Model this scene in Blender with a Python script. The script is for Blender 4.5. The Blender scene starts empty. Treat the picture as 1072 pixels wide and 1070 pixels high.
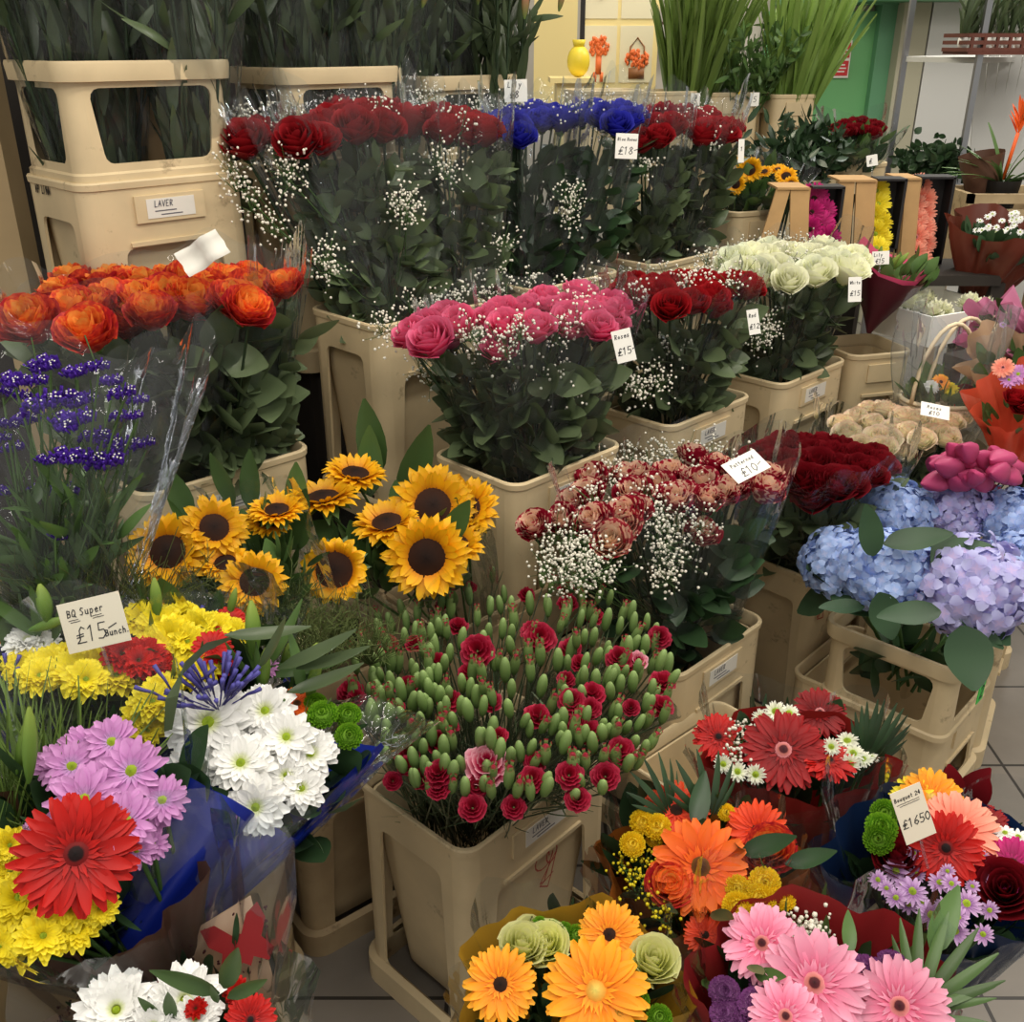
import bpy, math, random
import numpy as np
from mathutils import Vector, Matrix, Quaternion
random.seed(7)
R = math.radians
PI = math.pi
col = bpy.context.scene.collection
scn = bpy.context.scene

# ------------------------------------------------------------------ camera
F = 1050.0; PITCH = R(25.0); CAMH = 1.6
cd = bpy.data.cameras.new('camera'); cam = bpy.data.objects.new('camera', cd); col.objects.link(cam)
cd.sensor_width = 36; cd.sensor_fit = 'HORIZONTAL'; cd.lens = F/1072*36
cam.location = (0, 0, CAMH); cam.rotation_euler = (PI/2-PITCH, 0, 0)
cd.clip_start = .05
scn.camera = cam
CP, SP = math.cos(PITCH), math.sin(PITCH)
def ray(px, py):
    u = (px-536)/F; v = (py-535)/F
    return Vector((u, CP-v*SP, -SP-v*CP))
CAM = Vector((0, 0, CAMH))
def W(px, py, d): return CAM + ray(px, py)*d
def WZ(px, py, z):
    r = ray(px, py); return CAM + r*((z-CAMH)/r.z)
def WP(px, py, C, N):
    r = ray(px, py); return CAM + r*((C-CAM).dot(N)/r.dot(N))
UP = Vector((0, 0, 1))

# ------------------------------------------------------------------ materials
def s2l(c): return tuple(((x/255)/12.92 if x/255 <= .04045 else ((x/255+.055)/1.055)**2.4) for x in c)+(1,)
MATS = {}
def newmat(name):
    m = bpy.data.materials.new(name); m.use_nodes = True; MATS[name] = m
    nt = m.node_tree; return m, nt, nt.nodes['Principled BSDF'], nt.nodes['Material Output']
def plain(name, c, rough=.6, metal=0, var=0.0, scale=8, spec=.5, bump=0, emis=0, c2=None, det=4, trans=0):
    m, nt, b, out = newmat(name)
    c = s2l(c)
    b.inputs['Roughness'].default_value = rough; b.inputs['Metallic'].default_value = metal
    b.inputs['Specular IOR Level'].default_value = spec
    b.inputs['Base Color'].default_value = c
    if var or c2:
        tc = nt.nodes.new('ShaderNodeTexCoord')
        n = nt.nodes.new('ShaderNodeTexNoise'); n.inputs['Scale'].default_value = scale; n.inputs['Detail'].default_value = det
        nt.links.new(tc.outputs['Object'], n.inputs['Vector'])
        r = nt.nodes.new('ShaderNodeValToRGB')
        r.color_ramp.elements[0].position = .35; r.color_ramp.elements[1].position = .7
        lo = s2l(c2) if c2 else tuple(x*(1-var) for x in c[:3])+(1,)
        r.color_ramp.elements[0].color = lo; r.color_ramp.elements[1].color = c
        nt.links.new(n.outputs['Fac'], r.inputs['Fac']); nt.links.new(r.outputs['Color'], b.inputs['Base Color'])
        if bump:
            bp = nt.nodes.new('ShaderNodeBump'); bp.inputs['Strength'].default_value = bump; bp.inputs['Distance'].default_value = .01
            nt.links.new(n.outputs['Fac'], bp.inputs['Height']); nt.links.new(bp.outputs['Normal'], b.inputs['Normal'])
    if emis:
        b.inputs['Emission Color'].default_value = c; b.inputs['Emission Strength'].default_value = emis
    if trans:
        t = nt.nodes.new('ShaderNodeBsdfTranslucent'); t.inputs['Color'].default_value = c
        mx = nt.nodes.new('ShaderNodeMixShader'); mx.inputs[0].default_value = trans
        nt.links.new(b.outputs[0], mx.inputs[1]); nt.links.new(t.outputs[0], mx.inputs[2]); nt.links.new(mx.outputs[0], out.inputs[0])
    return m
def petal(name, stops, rough=.5, axis=1, trans=.22, var=.25, noise=0.0, nsc=9):
    """colour runs along each petal (attribute g: across, along, random)"""
    m, nt, b, out = newmat(name)
    a = nt.nodes.new('ShaderNodeAttribute'); a.attribute_name = 'g'
    sp = nt.nodes.new('ShaderNodeSeparateColor'); nt.links.new(a.outputs['Color'], sp.inputs[0])
    r = nt.nodes.new('ShaderNodeValToRGB'); cr = r.color_ramp
    while len(cr.elements) < len(stops): cr.elements.new(.5)
    for e, (p, c) in zip(cr.elements, stops): e.position = p; e.color = s2l(c)
    src = sp.outputs[axis]
    if noise:
        tc = nt.nodes.new('ShaderNodeTexCoord'); n = nt.nodes.new('ShaderNodeTexNoise'); n.inputs['Scale'].default_value = nsc; n.inputs['Detail'].default_value = 1
        nt.links.new(tc.outputs['Object'], n.inputs['Vector'])
        mm = nt.nodes.new('ShaderNodeMath'); mm.operation = 'MULTIPLY_ADD'; mm.inputs[1].default_value = noise; 
        m2 = nt.nodes.new('ShaderNodeMath'); m2.operation = 'SUBTRACT'; m2.inputs[1].default_value = .5
        nt.links.new(n.outputs['Fac'], m2.inputs[0]); nt.links.new(m2.outputs[0], mm.inputs[0]); nt.links.new(src, mm.inputs[2]); src = mm.outputs[0]
    nt.links.new(src, r.inputs['Fac'])
    oi = nt.nodes.new('ShaderNodeObjectInfo')
    ad = nt.nodes.new('ShaderNodeMath'); ad.operation = 'ADD'; nt.links.new(oi.outputs['Random'], ad.inputs[0]); nt.links.new(sp.outputs[2], ad.inputs[1])
    mr = nt.nodes.new('ShaderNodeMapRange'); mr.inputs['From Max'].default_value = 2
    mr.inputs['To Min'].default_value = 1-var; mr.inputs['To Max'].default_value = 1+var*.6
    nt.links.new(ad.outputs[0], mr.inputs['Value'])
    hs = nt.nodes.new('ShaderNodeHueSaturation'); nt.links.new(mr.outputs[0], hs.inputs['Value']); nt.links.new(r.outputs['Color'], hs.inputs['Color'])
    nt.links.new(hs.outputs[0], b.inputs['Base Color'])
    b.inputs['Roughness'].default_value = rough; b.inputs['Specular IOR Level'].default_value = .3
    t = nt.nodes.new('ShaderNodeBsdfTranslucent'); nt.links.new(hs.outputs[0], t.inputs['Color'])
    mx = nt.nodes.new('ShaderNodeMixShader'); mx.inputs[0].default_value = trans
    nt.links.new(b.outputs[0], mx.inputs[1]); nt.links.new(t.outputs[0], mx.inputs[2]); nt.links.new(mx.outputs[0], out.inputs[0])
    return m
def film(name, tint=(245, 248, 250), haze=.03, base=.04, edge=.55, rough=.07, scale=14, bump=.5):
    """clear wrapping film: mostly see-through, shiny and crinkled"""
    m, nt, b, out = newmat(name); nt.nodes.remove(b)
    tr = nt.nodes.new('ShaderNodeBsdfTransparent'); tr.inputs[0].default_value = s2l(tint)
    gl = nt.nodes.new('ShaderNodeBsdfGlossy'); gl.inputs['Roughness'].default_value = rough; gl.inputs['Color'].default_value = (.95, .97, 1, 1)
    di = nt.nodes.new('ShaderNodeBsdfDiffuse'); di.inputs[0].default_value = (.8, .8, .8, 1)
    tc = nt.nodes.new('ShaderNodeTexCoord'); n = nt.nodes.new('ShaderNodeTexNoise'); n.inputs['Scale'].default_value = scale; n.inputs['Detail'].default_value = 1.5
    n.inputs['Distortion'].default_value = .6
    mp = nt.nodes.new('ShaderNodeMapping'); mp.inputs['Scale'].default_value = (1, 1, .35)
    nt.links.new(tc.outputs['Object'], mp.inputs[0]); nt.links.new(mp.outputs[0], n.inputs['Vector'])
    bp = nt.nodes.new('ShaderNodeBump'); bp.inputs['Strength'].default_value = bump; bp.inputs['Distance'].default_value = .02
    nt.links.new(n.outputs['Fac'], bp.inputs['Height']); nt.links.new(bp.outputs[0], gl.inputs['Normal'])
    lw = nt.nodes.new('ShaderNodeLayerWeight'); lw.inputs['Blend'].default_value = .16; nt.links.new(bp.outputs[0], lw.inputs['Normal'])
    mr = nt.nodes.new('ShaderNodeMapRange'); mr.inputs['To Min'].default_value = base; mr.inputs['To Max'].default_value = edge
    nt.links.new(lw.outputs['Fresnel'], mr.inputs['Value'])
    m1 = nt.nodes.new('ShaderNodeMixShader'); m1.inputs[0].default_value = haze
    nt.links.new(tr.outputs[0], m1.inputs[1]); nt.links.new(di.outputs[0], m1.inputs[2])
    m2 = nt.nodes.new('ShaderNodeMixShader'); nt.links.new(mr.outputs[0], m2.inputs[0])
    nt.links.new(m1.outputs[0], m2.inputs[1]); nt.links.new(gl.outputs[0], m2.inputs[2]); nt.links.new(m2.outputs[0], out.inputs[0])
    return m

plain('bucket', (222, 201, 160), .5, var=.2, scale=7, det=8, spec=.4)
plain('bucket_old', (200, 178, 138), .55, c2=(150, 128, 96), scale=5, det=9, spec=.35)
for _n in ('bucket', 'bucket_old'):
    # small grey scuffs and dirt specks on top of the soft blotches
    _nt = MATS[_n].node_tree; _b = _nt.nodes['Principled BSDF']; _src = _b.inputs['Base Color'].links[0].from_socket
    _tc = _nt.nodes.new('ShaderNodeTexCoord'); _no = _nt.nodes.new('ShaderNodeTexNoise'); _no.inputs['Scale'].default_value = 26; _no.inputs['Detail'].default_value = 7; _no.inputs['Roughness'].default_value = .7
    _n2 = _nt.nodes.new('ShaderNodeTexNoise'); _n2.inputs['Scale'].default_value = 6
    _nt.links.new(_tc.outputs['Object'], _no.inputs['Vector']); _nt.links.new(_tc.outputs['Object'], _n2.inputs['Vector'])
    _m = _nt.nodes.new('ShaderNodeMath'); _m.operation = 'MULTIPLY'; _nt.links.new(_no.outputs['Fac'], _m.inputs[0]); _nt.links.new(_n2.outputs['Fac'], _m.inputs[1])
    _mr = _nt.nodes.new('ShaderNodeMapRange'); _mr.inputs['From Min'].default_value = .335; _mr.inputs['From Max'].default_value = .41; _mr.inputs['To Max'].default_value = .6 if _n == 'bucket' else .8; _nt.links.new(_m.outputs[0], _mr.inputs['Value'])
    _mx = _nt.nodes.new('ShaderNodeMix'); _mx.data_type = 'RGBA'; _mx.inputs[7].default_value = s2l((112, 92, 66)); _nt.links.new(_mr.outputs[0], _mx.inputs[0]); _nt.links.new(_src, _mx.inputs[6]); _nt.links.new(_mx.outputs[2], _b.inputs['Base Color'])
plain('kraft', (186, 148, 98), .8, var=.12, scale=20)
plain('card', (240, 238, 230), .6)
plain('card_cream', (236, 226, 204), .6)
plain('ink', (20, 20, 28), .5)
plain('ink_grey', (90, 90, 100), .6)
plain('ink_red', (170, 60, 50), .5)
plain('sticker', (225, 222, 212), .5)
plain('green_tag', (60, 200, 80), .5)
plain('stem', (70, 105, 45), .6, var=.3)
plain('stem_dark', (38, 60, 30), .6, var=.3)
plain('straw', (170, 150, 90), .7)
plain('dark', (30, 28, 26), .8)
plain('staging', (48, 42, 36), .8, var=.3)
plain('steel', (150, 152, 155), .3, metal=.9)
plain('yellowpot', (240, 215, 60), .4)
plain('white', (232, 230, 224), .7, trans=.15)
plain('gyp', (236, 232, 216), .8)
plain('peach_tint', (230, 150, 120), .6)
plain('wicker', (225, 205, 170), .6)
plain('soil', (40, 32, 26), .9)
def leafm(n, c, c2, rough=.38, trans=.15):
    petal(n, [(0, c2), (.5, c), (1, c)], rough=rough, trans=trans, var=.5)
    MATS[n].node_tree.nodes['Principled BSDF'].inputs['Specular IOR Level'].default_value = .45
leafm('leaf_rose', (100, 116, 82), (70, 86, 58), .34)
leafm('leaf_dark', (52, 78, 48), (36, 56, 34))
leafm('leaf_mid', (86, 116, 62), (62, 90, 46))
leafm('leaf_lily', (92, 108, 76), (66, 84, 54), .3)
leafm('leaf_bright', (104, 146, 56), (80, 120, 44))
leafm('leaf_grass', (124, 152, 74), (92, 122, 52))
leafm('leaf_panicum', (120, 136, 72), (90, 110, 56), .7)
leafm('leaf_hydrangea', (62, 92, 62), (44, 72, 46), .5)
petal('p_red', [(0, (104, 8, 16)), (.6, (152, 14, 24)), (1, (176, 26, 34))], .55)
petal('p_darkred', [(0, (80, 4, 12)), (.6, (112, 8, 20)), (1, (132, 14, 28))], .6)
petal('p_tallred', [(0, (100, 8, 16)), (.6, (146, 14, 26)), (1, (172, 34, 42))], .55)
petal('p_pink', [(0, (190, 40, 90)), (.6, (222, 74, 124)), (1, (236, 120, 156))], .5)
petal('p_blue', [(0, (22, 20, 110)), (.6, (34, 34, 160)), (1, (60, 64, 190))], .5)
petal('p_orange', [(0, (252, 178, 84)), (.4, (250, 150, 66)), (.66, (232, 84, 54)), (1, (176, 34, 46))], .5, axis=0, noise=1.0)
petal('p_white', [(0, (226, 228, 160)), (.5, (240, 242, 204)), (1, (250, 250, 226))], .5)
petal('p_cream', [(0, (232, 230, 180)), (.7, (250, 244, 212)), (.9, (250, 238, 206)), (1, (248, 214, 192))], .5, noise=.12)
petal('p_tri', [(0, (240, 206, 176)), (.54, (238, 196, 176)), (.62, (186, 44, 70)), (1, (150, 16, 44))], .5, axis=0, noise=4.0, nsc=4.5)
petal('p_trilight', [(0, (252, 220, 186)), (.72, (250, 206, 178)), (.8, (206, 60, 80)), (1, (180, 30, 56))], .5, axis=0, noise=2.2, nsc=5)
petal('p_lime', [(0, (206, 214, 100)), (.6, (236, 238, 150)), (1, (244, 244, 180))], .5)
petal('p_gred', [(0, (136, 8, 8)), (.5, (190, 18, 12)), (1, (206, 26, 16))], .5)
petal('p_gdred', [(0, (96, 4, 8)), (.5, (146, 8, 14)), (1, (160, 12, 18))], .5)
petal('p_gorange', [(0, (200, 50, 10)), (.4, (240, 96, 18)), (1, (248, 120, 34))], .5)
petal('p_gro', [(0, (200, 40, 12)), (.5, (232, 66, 24)), (1, (240, 84, 34))], .5)
petal('p_gyo', [(0, (226, 110, 20)), (.35, (250, 150, 20)), (1, (255, 182, 40))], .5)
petal('p_gpink', [(0, (226, 80, 120)), (.35, (240, 130, 165)), (1, (250, 180, 205))], .5)
petal('p_gpeach', [(0, (230, 100, 80)), (.4, (246, 140, 116)), (1, (252, 176, 150))], .5)
petal('p_gmag', [(0, (150, 10, 80)), (1, (214, 30, 130))], .5)
petal('p_yellow', [(0, (214, 190, 20)), (.4, (246, 226, 34)), (1, (252, 236, 60))], .5, var=.15)
petal('p_daisy', [(0, (214, 222, 160)), (.3, (244, 244, 240)), (1, (250, 250, 248))], .5, var=.12)
petal('p_lilac', [(0, (200, 160, 210)), (.4, (206, 140, 202)), (1, (216, 158, 212))], .5, var=.15)
petal('p_lilac2', [(0, (150, 90, 160)), (.5, (204, 160, 212)), (1, (224, 190, 230))], .5)
petal('p_purple', [(0, (190, 140, 190)), (.5, (150, 90, 150)), (1, (130, 70, 135))], .5)
petal('p_green', [(0, (70, 130, 20)), (1, (130, 180, 40))], .6)
petal('p_wgreen', [(0, (170, 210, 90)), (.4, (236, 238, 208)), (1, (246, 246, 236))], .5)
petal('p_sun', [(0, (214, 120, 10)), (.4, (240, 172, 14)), (1, (250, 196, 30))], .5)
petal('p_carn', [(0, (110, 6, 24)), (.75, (158, 14, 44)), (1, (186, 44, 76))], .55)
petal('p_carnpink', [(0, (196, 20, 80)), (.7, (220, 40, 100)), (1, (250, 190, 205))], .55)
petal('p_bud', [(0, (84, 120, 60)), (.5, (132, 164, 92)), (1, (168, 196, 124))], .45)
petal('p_budred', [(0, (92, 130, 66)), (.7, (140, 168, 98)), (.86, (176, 60, 76)), (1, (170, 24, 52))], .45)
petal('p_hyd', [(0, (190, 200, 240)), (.3, (158, 186, 238)), (1, (184, 204, 246))], .55, var=.16)
petal('p_hydv', [(0, (210, 190, 234)), (.3, (186, 182, 236)), (1, (202, 204, 246))], .55, var=.16)
petal('p_statice', [(0, (60, 30, 120)), (.6, (84, 44, 170)), (1, (110, 70, 200))], .5)
petal('p_aga', [(0, (72, 62, 130)), (1, (96, 92, 176))], .5)
petal('p_lilybud', [(0, (92, 130, 54)), (.6, (120, 152, 66)), (1, (150, 172, 80))], .45)
petal('p_yellowpom', [(0, (236, 196, 20)), (1, (250, 222, 50))], .5, var=.12)
petal('p_lilypink', [(0, (110, 140, 70)), (.6, (170, 120, 90)), (1, (190, 110, 110))], .45)
petal('p_tulip', [(0, (200, 90, 130)), (1, (196, 70, 120))], .45)
petal('c_dark', [(0, (30, 14, 8)), (1, (60, 30, 12))], .8)
petal('c_brown', [(0, (50, 20, 10)), (.6, (90, 50, 14)), (1, (120, 80, 20))], .8)
petal('c_green', [(0, (130, 160, 30)), (1, (170, 190, 50))], .7)
petal('c_pinkc', [(0, (60, 16, 24)), (.42, (90, 30, 40)), (.55, (206, 120, 110)), (1, (240, 150, 160))], .7)
petal('c_redc', [(0, (16, 4, 4)), (.5, (30, 4, 6)), (.65, (120, 20, 20)), (1, (130, 14, 16))], .7)
petal('c_yel', [(0, (240, 220, 110)), (1, (240, 150, 30))], .7)
film('film', haze=.018, base=.012, edge=.75, rough=.05, bump=1.0, scale=22)
film('film_hazy', haze=.07, base=.03, edge=.6, bump=.8)
film('film_thin', haze=.012, base=.010, edge=.6, rough=.05, bump=.9, scale=20)
def paper(n, c, rough=.45, trans=.25, c2=None):
    plain(n, c, rough, var=.25, scale=5, trans=trans, bump=.3, c2=c2)
paper('w_blue', (16, 42, 156)); paper('w_navy', (20, 44, 86)); paper('w_red', (150, 34, 30)); paper('w_crimson', (162, 40, 44))
paper('w_yellow', (206, 160, 50)); paper('w_orange', (176, 100, 36)); paper('w_maroon', (84, 26, 38)); paper('w_pink', (216, 80, 120))
paper('w_tissue', (226, 140, 178)); paper('w_tissue_o', (226, 90, 60)); paper('w_brown', (96, 66, 52)); paper('w_kraft', (190, 156, 124))
paper('w_rust', (110, 50, 34)); paper('w_purple', (90, 60, 120))

# ------------------------------------------------------------------ mesh builder
class MB:
    def __init__(s): s.V = []; s.G = []; s.F = []; s.n = 0
    def add(s, t, M=None, rnd=None):
        V, G, Fc = t
        if M is not None:
            A = np.array(M); V = V@A[:3, :3].T + A[:3, 3]
        if rnd is not None: G = G.copy(); G[:, 2] = rnd
        n = s.n; s.V.append(V); s.G.append(G); s.F += [tuple(i+n for i in f) for f in Fc]; s.n += len(V); return s
    def raw(s, V, Fc, G=None):
        V = np.array([tuple(v) for v in V], float).reshape(-1, 3)
        if G is None: G = np.zeros((len(V), 3))
        return s.add((V, np.array(G, float).reshape(-1, 3), Fc))
    def tpl(s): return (np.concatenate(s.V), np.concatenate(s.G), list(s.F))
    def mesh(s, name, mat, smooth=True):
        me = bpy.data.meshes.new(name)
        V = np.concatenate(s.V); me.from_pydata(V.tolist(), [], s.F)
        a = me.attributes.new('g', 'FLOAT_COLOR', 'POINT')
        G = np.concatenate([np.concatenate(s.G), np.ones((len(V), 1))], 1)
        a.data.foreach_set('color', G.astype(np.float32).ravel())
        if smooth: me.polygons.foreach_set('use_smooth', [True]*len(me.polygons))
        me.materials.append(MATS[mat]); me.update()
        if smooth == 'auto': me.set_sharp_from_angle(angle=R(32))
        return me
    def box(s, c, d, M=None):
        cx, cy, cz = c; x, y, z = [q/2 for q in d]
        V = [(cx+i*x, cy+j*y, cz+k*z) for k in (-1, 1) for j in (-1, 1) for i in (-1, 1)]
        if M is not None: V = [M@Vector(v) for v in V]
        return s.raw(V, [(0, 2, 3, 1), (4, 5, 7, 6), (0, 1, 5, 4), (2, 6, 7, 3), (0, 4, 6, 2), (1, 3, 7, 5)])
    def tube(s, pts, r, n=5, r2=None, rnd=0, cap=True):
        pts = [Vector(p) for p in pts]; V = []; G = []
        r2 = r if r2 is None else r2
        for i, p in enumerate(pts):
            t = (pts[min(i+1, len(pts)-1)]-pts[max(i-1, 0)]).normalized()
            a = t.orthogonal().normalized() if abs(t.z) > .95 else t.cross(UP).normalized()
            b = t.cross(a); rr = r+(r2-r)*i/(len(pts)-1)
            for k in range(n):
                an = 2*PI*k/n; V.append(p+(a*math.cos(an)+b*math.sin(an))*rr); G.append((k/n, i/(len(pts)-1), rnd))
        Fc = [(i*n+k, i*n+(k+1) % n, (i+1)*n+(k+1) % n, (i+1)*n+k) for i in range(len(pts)-1) for k in range(n)]
        if cap: Fc += [tuple(range(n))[::-1], tuple((len(pts)-1)*n+k for k in range(n))]
        return s.raw(V, Fc, G)
def grid(nu, nv, fn, rnd=0):
    """fn(u in -1..1, v in 0..1) -> point"""
    V = []; G = []
    for j in range(nv+1):
        for i in range(nu+1):
            u = -1+2*i/nu; v = j/nv; V.append(tuple(fn(u, v))); G.append((abs(u), v, rnd))
    Fc = [(j*(nu+1)+i, j*(nu+1)+i+1, (j+1)*(nu+1)+i+1, (j+1)*(nu+1)+i) for j in range(nv) for i in range(nu)]
    return np.array(V, float), np.array(G, float), Fc
def ball(rx, ry, rz, nu=8, nv=5, z0=0):
    V = []; G = []
    for j in range(nv+1):
        a = PI*j/nv
        for i in range(nu):
            b = 2*PI*i/nu; V.append((rx*math.sin(a)*math.cos(b), ry*math.sin(a)*math.sin(b), z0-rz*math.cos(a))); G.append((0, j/nv, 0))
    Fc = [(j*nu+i, j*nu+(i+1) % nu, (j+1)*nu+(i+1) % nu, (j+1)*nu+i) for j in range(nv) for i in range(nu)]
    return np.array(V), np.array(G), Fc
def align(d, roll=None):
    """matrix turning +Z to d with a roll"""
    q = Vector(d).normalized().to_track_quat('Z', 'Y')
    if roll is None: roll = random.uniform(0, 2*PI)
    return (q@Quaternion((0, 0, 1), roll)).to_matrix().to_4x4()
def TRS(p, d, s, roll=None):
    S = Matrix.Diagonal((s, s, s, 1)) if not isinstance(s, (tuple, list)) else Matrix.Diagonal((*s, 1))
    return Matrix.Translation(Vector(p))@align(d, roll)@S
def link(name, me, parent=None, M=None):
    o = bpy.data.objects.new(name, me); col.objects.link(o)
    if parent is not None: o.parent = parent
    if M is not None: o.matrix_basis = M
    return o
def tag(o, label=None, cat=None, group=None, kind=None):
    if label: o['label'] = label
    if cat: o['category'] = cat
    if group: o['group'] = group
    if kind: o['kind'] = kind
    return o
def thing(name, label, cat, loc, rz=0, group=None):
    o = bpy.data.objects.new(name, None); col.objects.link(o); o.location = loc; o.rotation_euler = (0, 0, rz)
    o.empty_display_size = .05
    return tag(o, label, cat, group)
def part(name, mb, mat, root, smooth=True):
    """mesh given in world coordinates, hung under root (an unrotated Empty)"""
    me = mb.mesh(name, mat, smooth); me.transform(Matrix.Translation(-root.location)); return link(name, me, root)

# ------------------------------------------------------------------ flower shapes (unit size: diameter 1, facing +Z)
def rays(n, r0, r1, w, lift=.1, droop=.1, cup=.15, pointy=.5, nv=5, jit=.12, z=0, seed=0, notch=0):
    rn = random.Random(seed); mb = MB()
    for i in range(n):
        a = 2*PI*(i+rn.uniform(-.3, .3))/n; L = (r1-r0)*rn.uniform(1-jit, 1); ww = w*rn.uniform(.85, 1.1)
        lf = lift+rn.uniform(-.3, .3)*jit; dr = droop*rn.uniform(.5, 1.5); tw = rn.uniform(-.3, .3)*jit*3; sk = rn.uniform(-.06, .06)
        def fn(u, v):
            wid = ww*(math.sin(PI*min(max(v*.82+.12, 0), 1))**.55)*(1 if v < .98 else (1-pointy))
            if v > .75: wid *= 1-pointy*((v-.75)/.25)**1.6*.8
            x = u*wid*.5+sk*v*v; y = r0+L*v - (abs(u) > .5)*notch*v*v; zz = z+lf*L*v-dr*L*v*v*v+cup*ww*(u*u) + tw*u*wid*.5*v
            return (x*math.cos(a)-y*math.sin(a), x*math.sin(a)+y*math.cos(a), zz)
        mb.add(grid(2, nv, fn, rn.random()))
    return mb
def merge(*mbs):
    m = MB()
    for x in mbs: m.add(x.tpl())
    return m
def dome(r, h, mat_steps=3, n=14, z=0, rough=0):
    V = []; G = []
    rn = random.Random(3)
    for j in range(mat_steps+1):
        t = j/mat_steps
        for i in range(n):
            b = 2*PI*i/n; rr = r*t*(1+rn.uniform(-rough, rough)); V.append((rr*math.cos(b), rr*math.sin(b), z+h*math.cos(t*PI/2)+rn.uniform(-rough, rough)*h)); G.append((0, t, rn.random()))
    Fc = [(j*n+i, (j+1)*n+i, (j+1)*n+(i+1) % n, j*n+(i+1) % n) for j in range(mat_steps) for i in range(n)]
    m = MB(); m.raw(V, Fc, G); return m
def rose_mb(seed, op=1.0, stiff=0):
    rn = random.Random(seed); mb = MB()
    rings = [(.07, .92, 2, 1.9, 0, 0), (.13, .95, 3, 1.35, .01, .02), (.19, .95, 3, 1.3, .03, .05), (.26, .93, 4, 1.05, .06, .08), (.33, .88, 5, .9, .10*op, .12), (.39, .80, 5, .85, .15*op, .16), (.43, .70, 5, .8, .19*op, .2)]
    for k, (r_, h_, n, A, fl, roll) in enumerate(rings):
        ph0 = rn.uniform(0, 2*PI)
        for i in range(n):
            ph = ph0+2*PI*i/n+rn.uniform(-.15, .15); r0 = r_*rn.uniform(.93, 1.07); h0 = h_*rn.uniform(.93, 1.05); ts = rn.uniform(-.15, .15)
            def fn(u, v):
                wv = math.sin(min(v*1.5+.15, 1)*PI/2)
                tip = 1-.14*u*u*(v**2)*1.6
                rr = r0*(.25+.75*math.sin(min(v*1.25, 1)*PI/2))+fl*v**2.5+roll*.35*max(0, v-.8)*5*max(0, v-.8) + .02*abs(u)
                zz = h0*v*tip - roll*1.0*max(0, v-.85)**2*6 - .42
                an = ph+u*A*wv*.95+ts*v
                return (rr*math.cos(an), rr*math.sin(an), zz)
            g = grid(4, 5, fn, rn.random()); g[1][:, 0] = min(1, max(0, k/6+rn.uniform(-.15, .15))); mb.add(g)
    return mb
def carn_mb(seed, layers=4):
    rn = random.Random(seed); mb = MB()
    for k in range(layers):
        R0 = .5-.1*k; base = rn.uniform(0, 6); n = 30
        ph = [rn.uniform(-1, 1) for _ in range(n)]
        def fn(u, v):
            i = int(round((u+1)/2*n)) % n; a = PI*u+base
            r_ = (.02+R0*v)*(1+.08*ph[i]*v); zz = (.12+.13*k)*v+.10*ph[(i*7) % n]*v*v-(.05 if k == 0 else 0)
            return (r_*math.cos(a), r_*math.sin(a), zz-.02)
        mb.add(grid(n, 4, fn, rn.random()))
    return mb
def pom_mb(seed, rows=6, flat=.6, w=.13):
    rn = random.Random(seed); mb = MB(); mb.add(ball(.42, .42, .42*flat, 10, 6))
    for j in range(rows):
        t = (j+.6)/rows*1.55; n = max(4, int(4+24*math.sin(t)))
        for i in range(n):
            a = 2*PI*(i+rn.random()*.6)/n; th = t+rn.uniform(-.06, .06)
            d = Vector((math.sin(th)*math.cos(a), math.sin(th)*math.sin(a), math.cos(th)*flat)); p = d*.40
            g = grid(2, 2, lambda u, v: (u*w*.5*(1-.5*v*v), .02+.05*u*u+.03*v, v*.11), rn.random())
            mb.add(g, Matrix.Translation(p)@d.to_track_quat('Z', 'Y').to_matrix().to_4x4())
    return mb
def calyx_mb(n=6, L=.5, r=.16, z=-.45):
    mb = MB(); mb.add(ball(r, r, .16, 8, 4, z0=z+.05))
    for i in range(n):
        a = 2*PI*i/n
        mb.add(grid(2, 3, lambda u, v: ((r+.1*v*L)*math.cos(a+u*.4*(1-v)), (r+.1*v*L)*math.sin(a+u*.4*(1-v)), z+v*L*.8), .4))
    return mb
def hyd_mb(seed):
    rn = random.Random(seed); mb = MB(); n = 130
    fl = MB()
    for k in range(4):
        a = k*PI/2
        def fn(u, v):
            w = .5*math.sin(PI*min(v*.8+.12, 1))**.6; x = u*w*.55; y = v*.55; z = .10*v+.08*u*u*v-.30*v*v
            return (x*math.cos(a)-y*math.sin(a), x*math.sin(a)+y*math.cos(a), z)
        fl.add(grid(2, 3, fn, .5))
    t = fl.tpl()
    for i in range(n):
        zz = 1-1.6*(i+.5)/n; a = i*2.39996; r_ = math.sqrt(max(0, 1-zz*zz))
        d = Vector((r_*math.cos(a), r_*math.sin(a), zz)); d2 = (d+Vector([rn.uniform(-.55, .55) for _ in range(3)])).normalized()
        p = Vector((d.x*.5, d.y*.5, d.z*.40))*rn.uniform(.84, 1.06)
        mb.add(t, TRS(p, d2, .195*rn.uniform(.8, 1.15)), rn.random())
    mb.add(ball(.41, .41, .31, 12, 8))
    return mb
TPL = {}
def meshof(key, fn, mat, smooth=True):
    if key not in TPL: TPL[key] = fn().mesh(key.split('|')[0], mat, smooth)
    return TPL[key]
NV = 3
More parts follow.
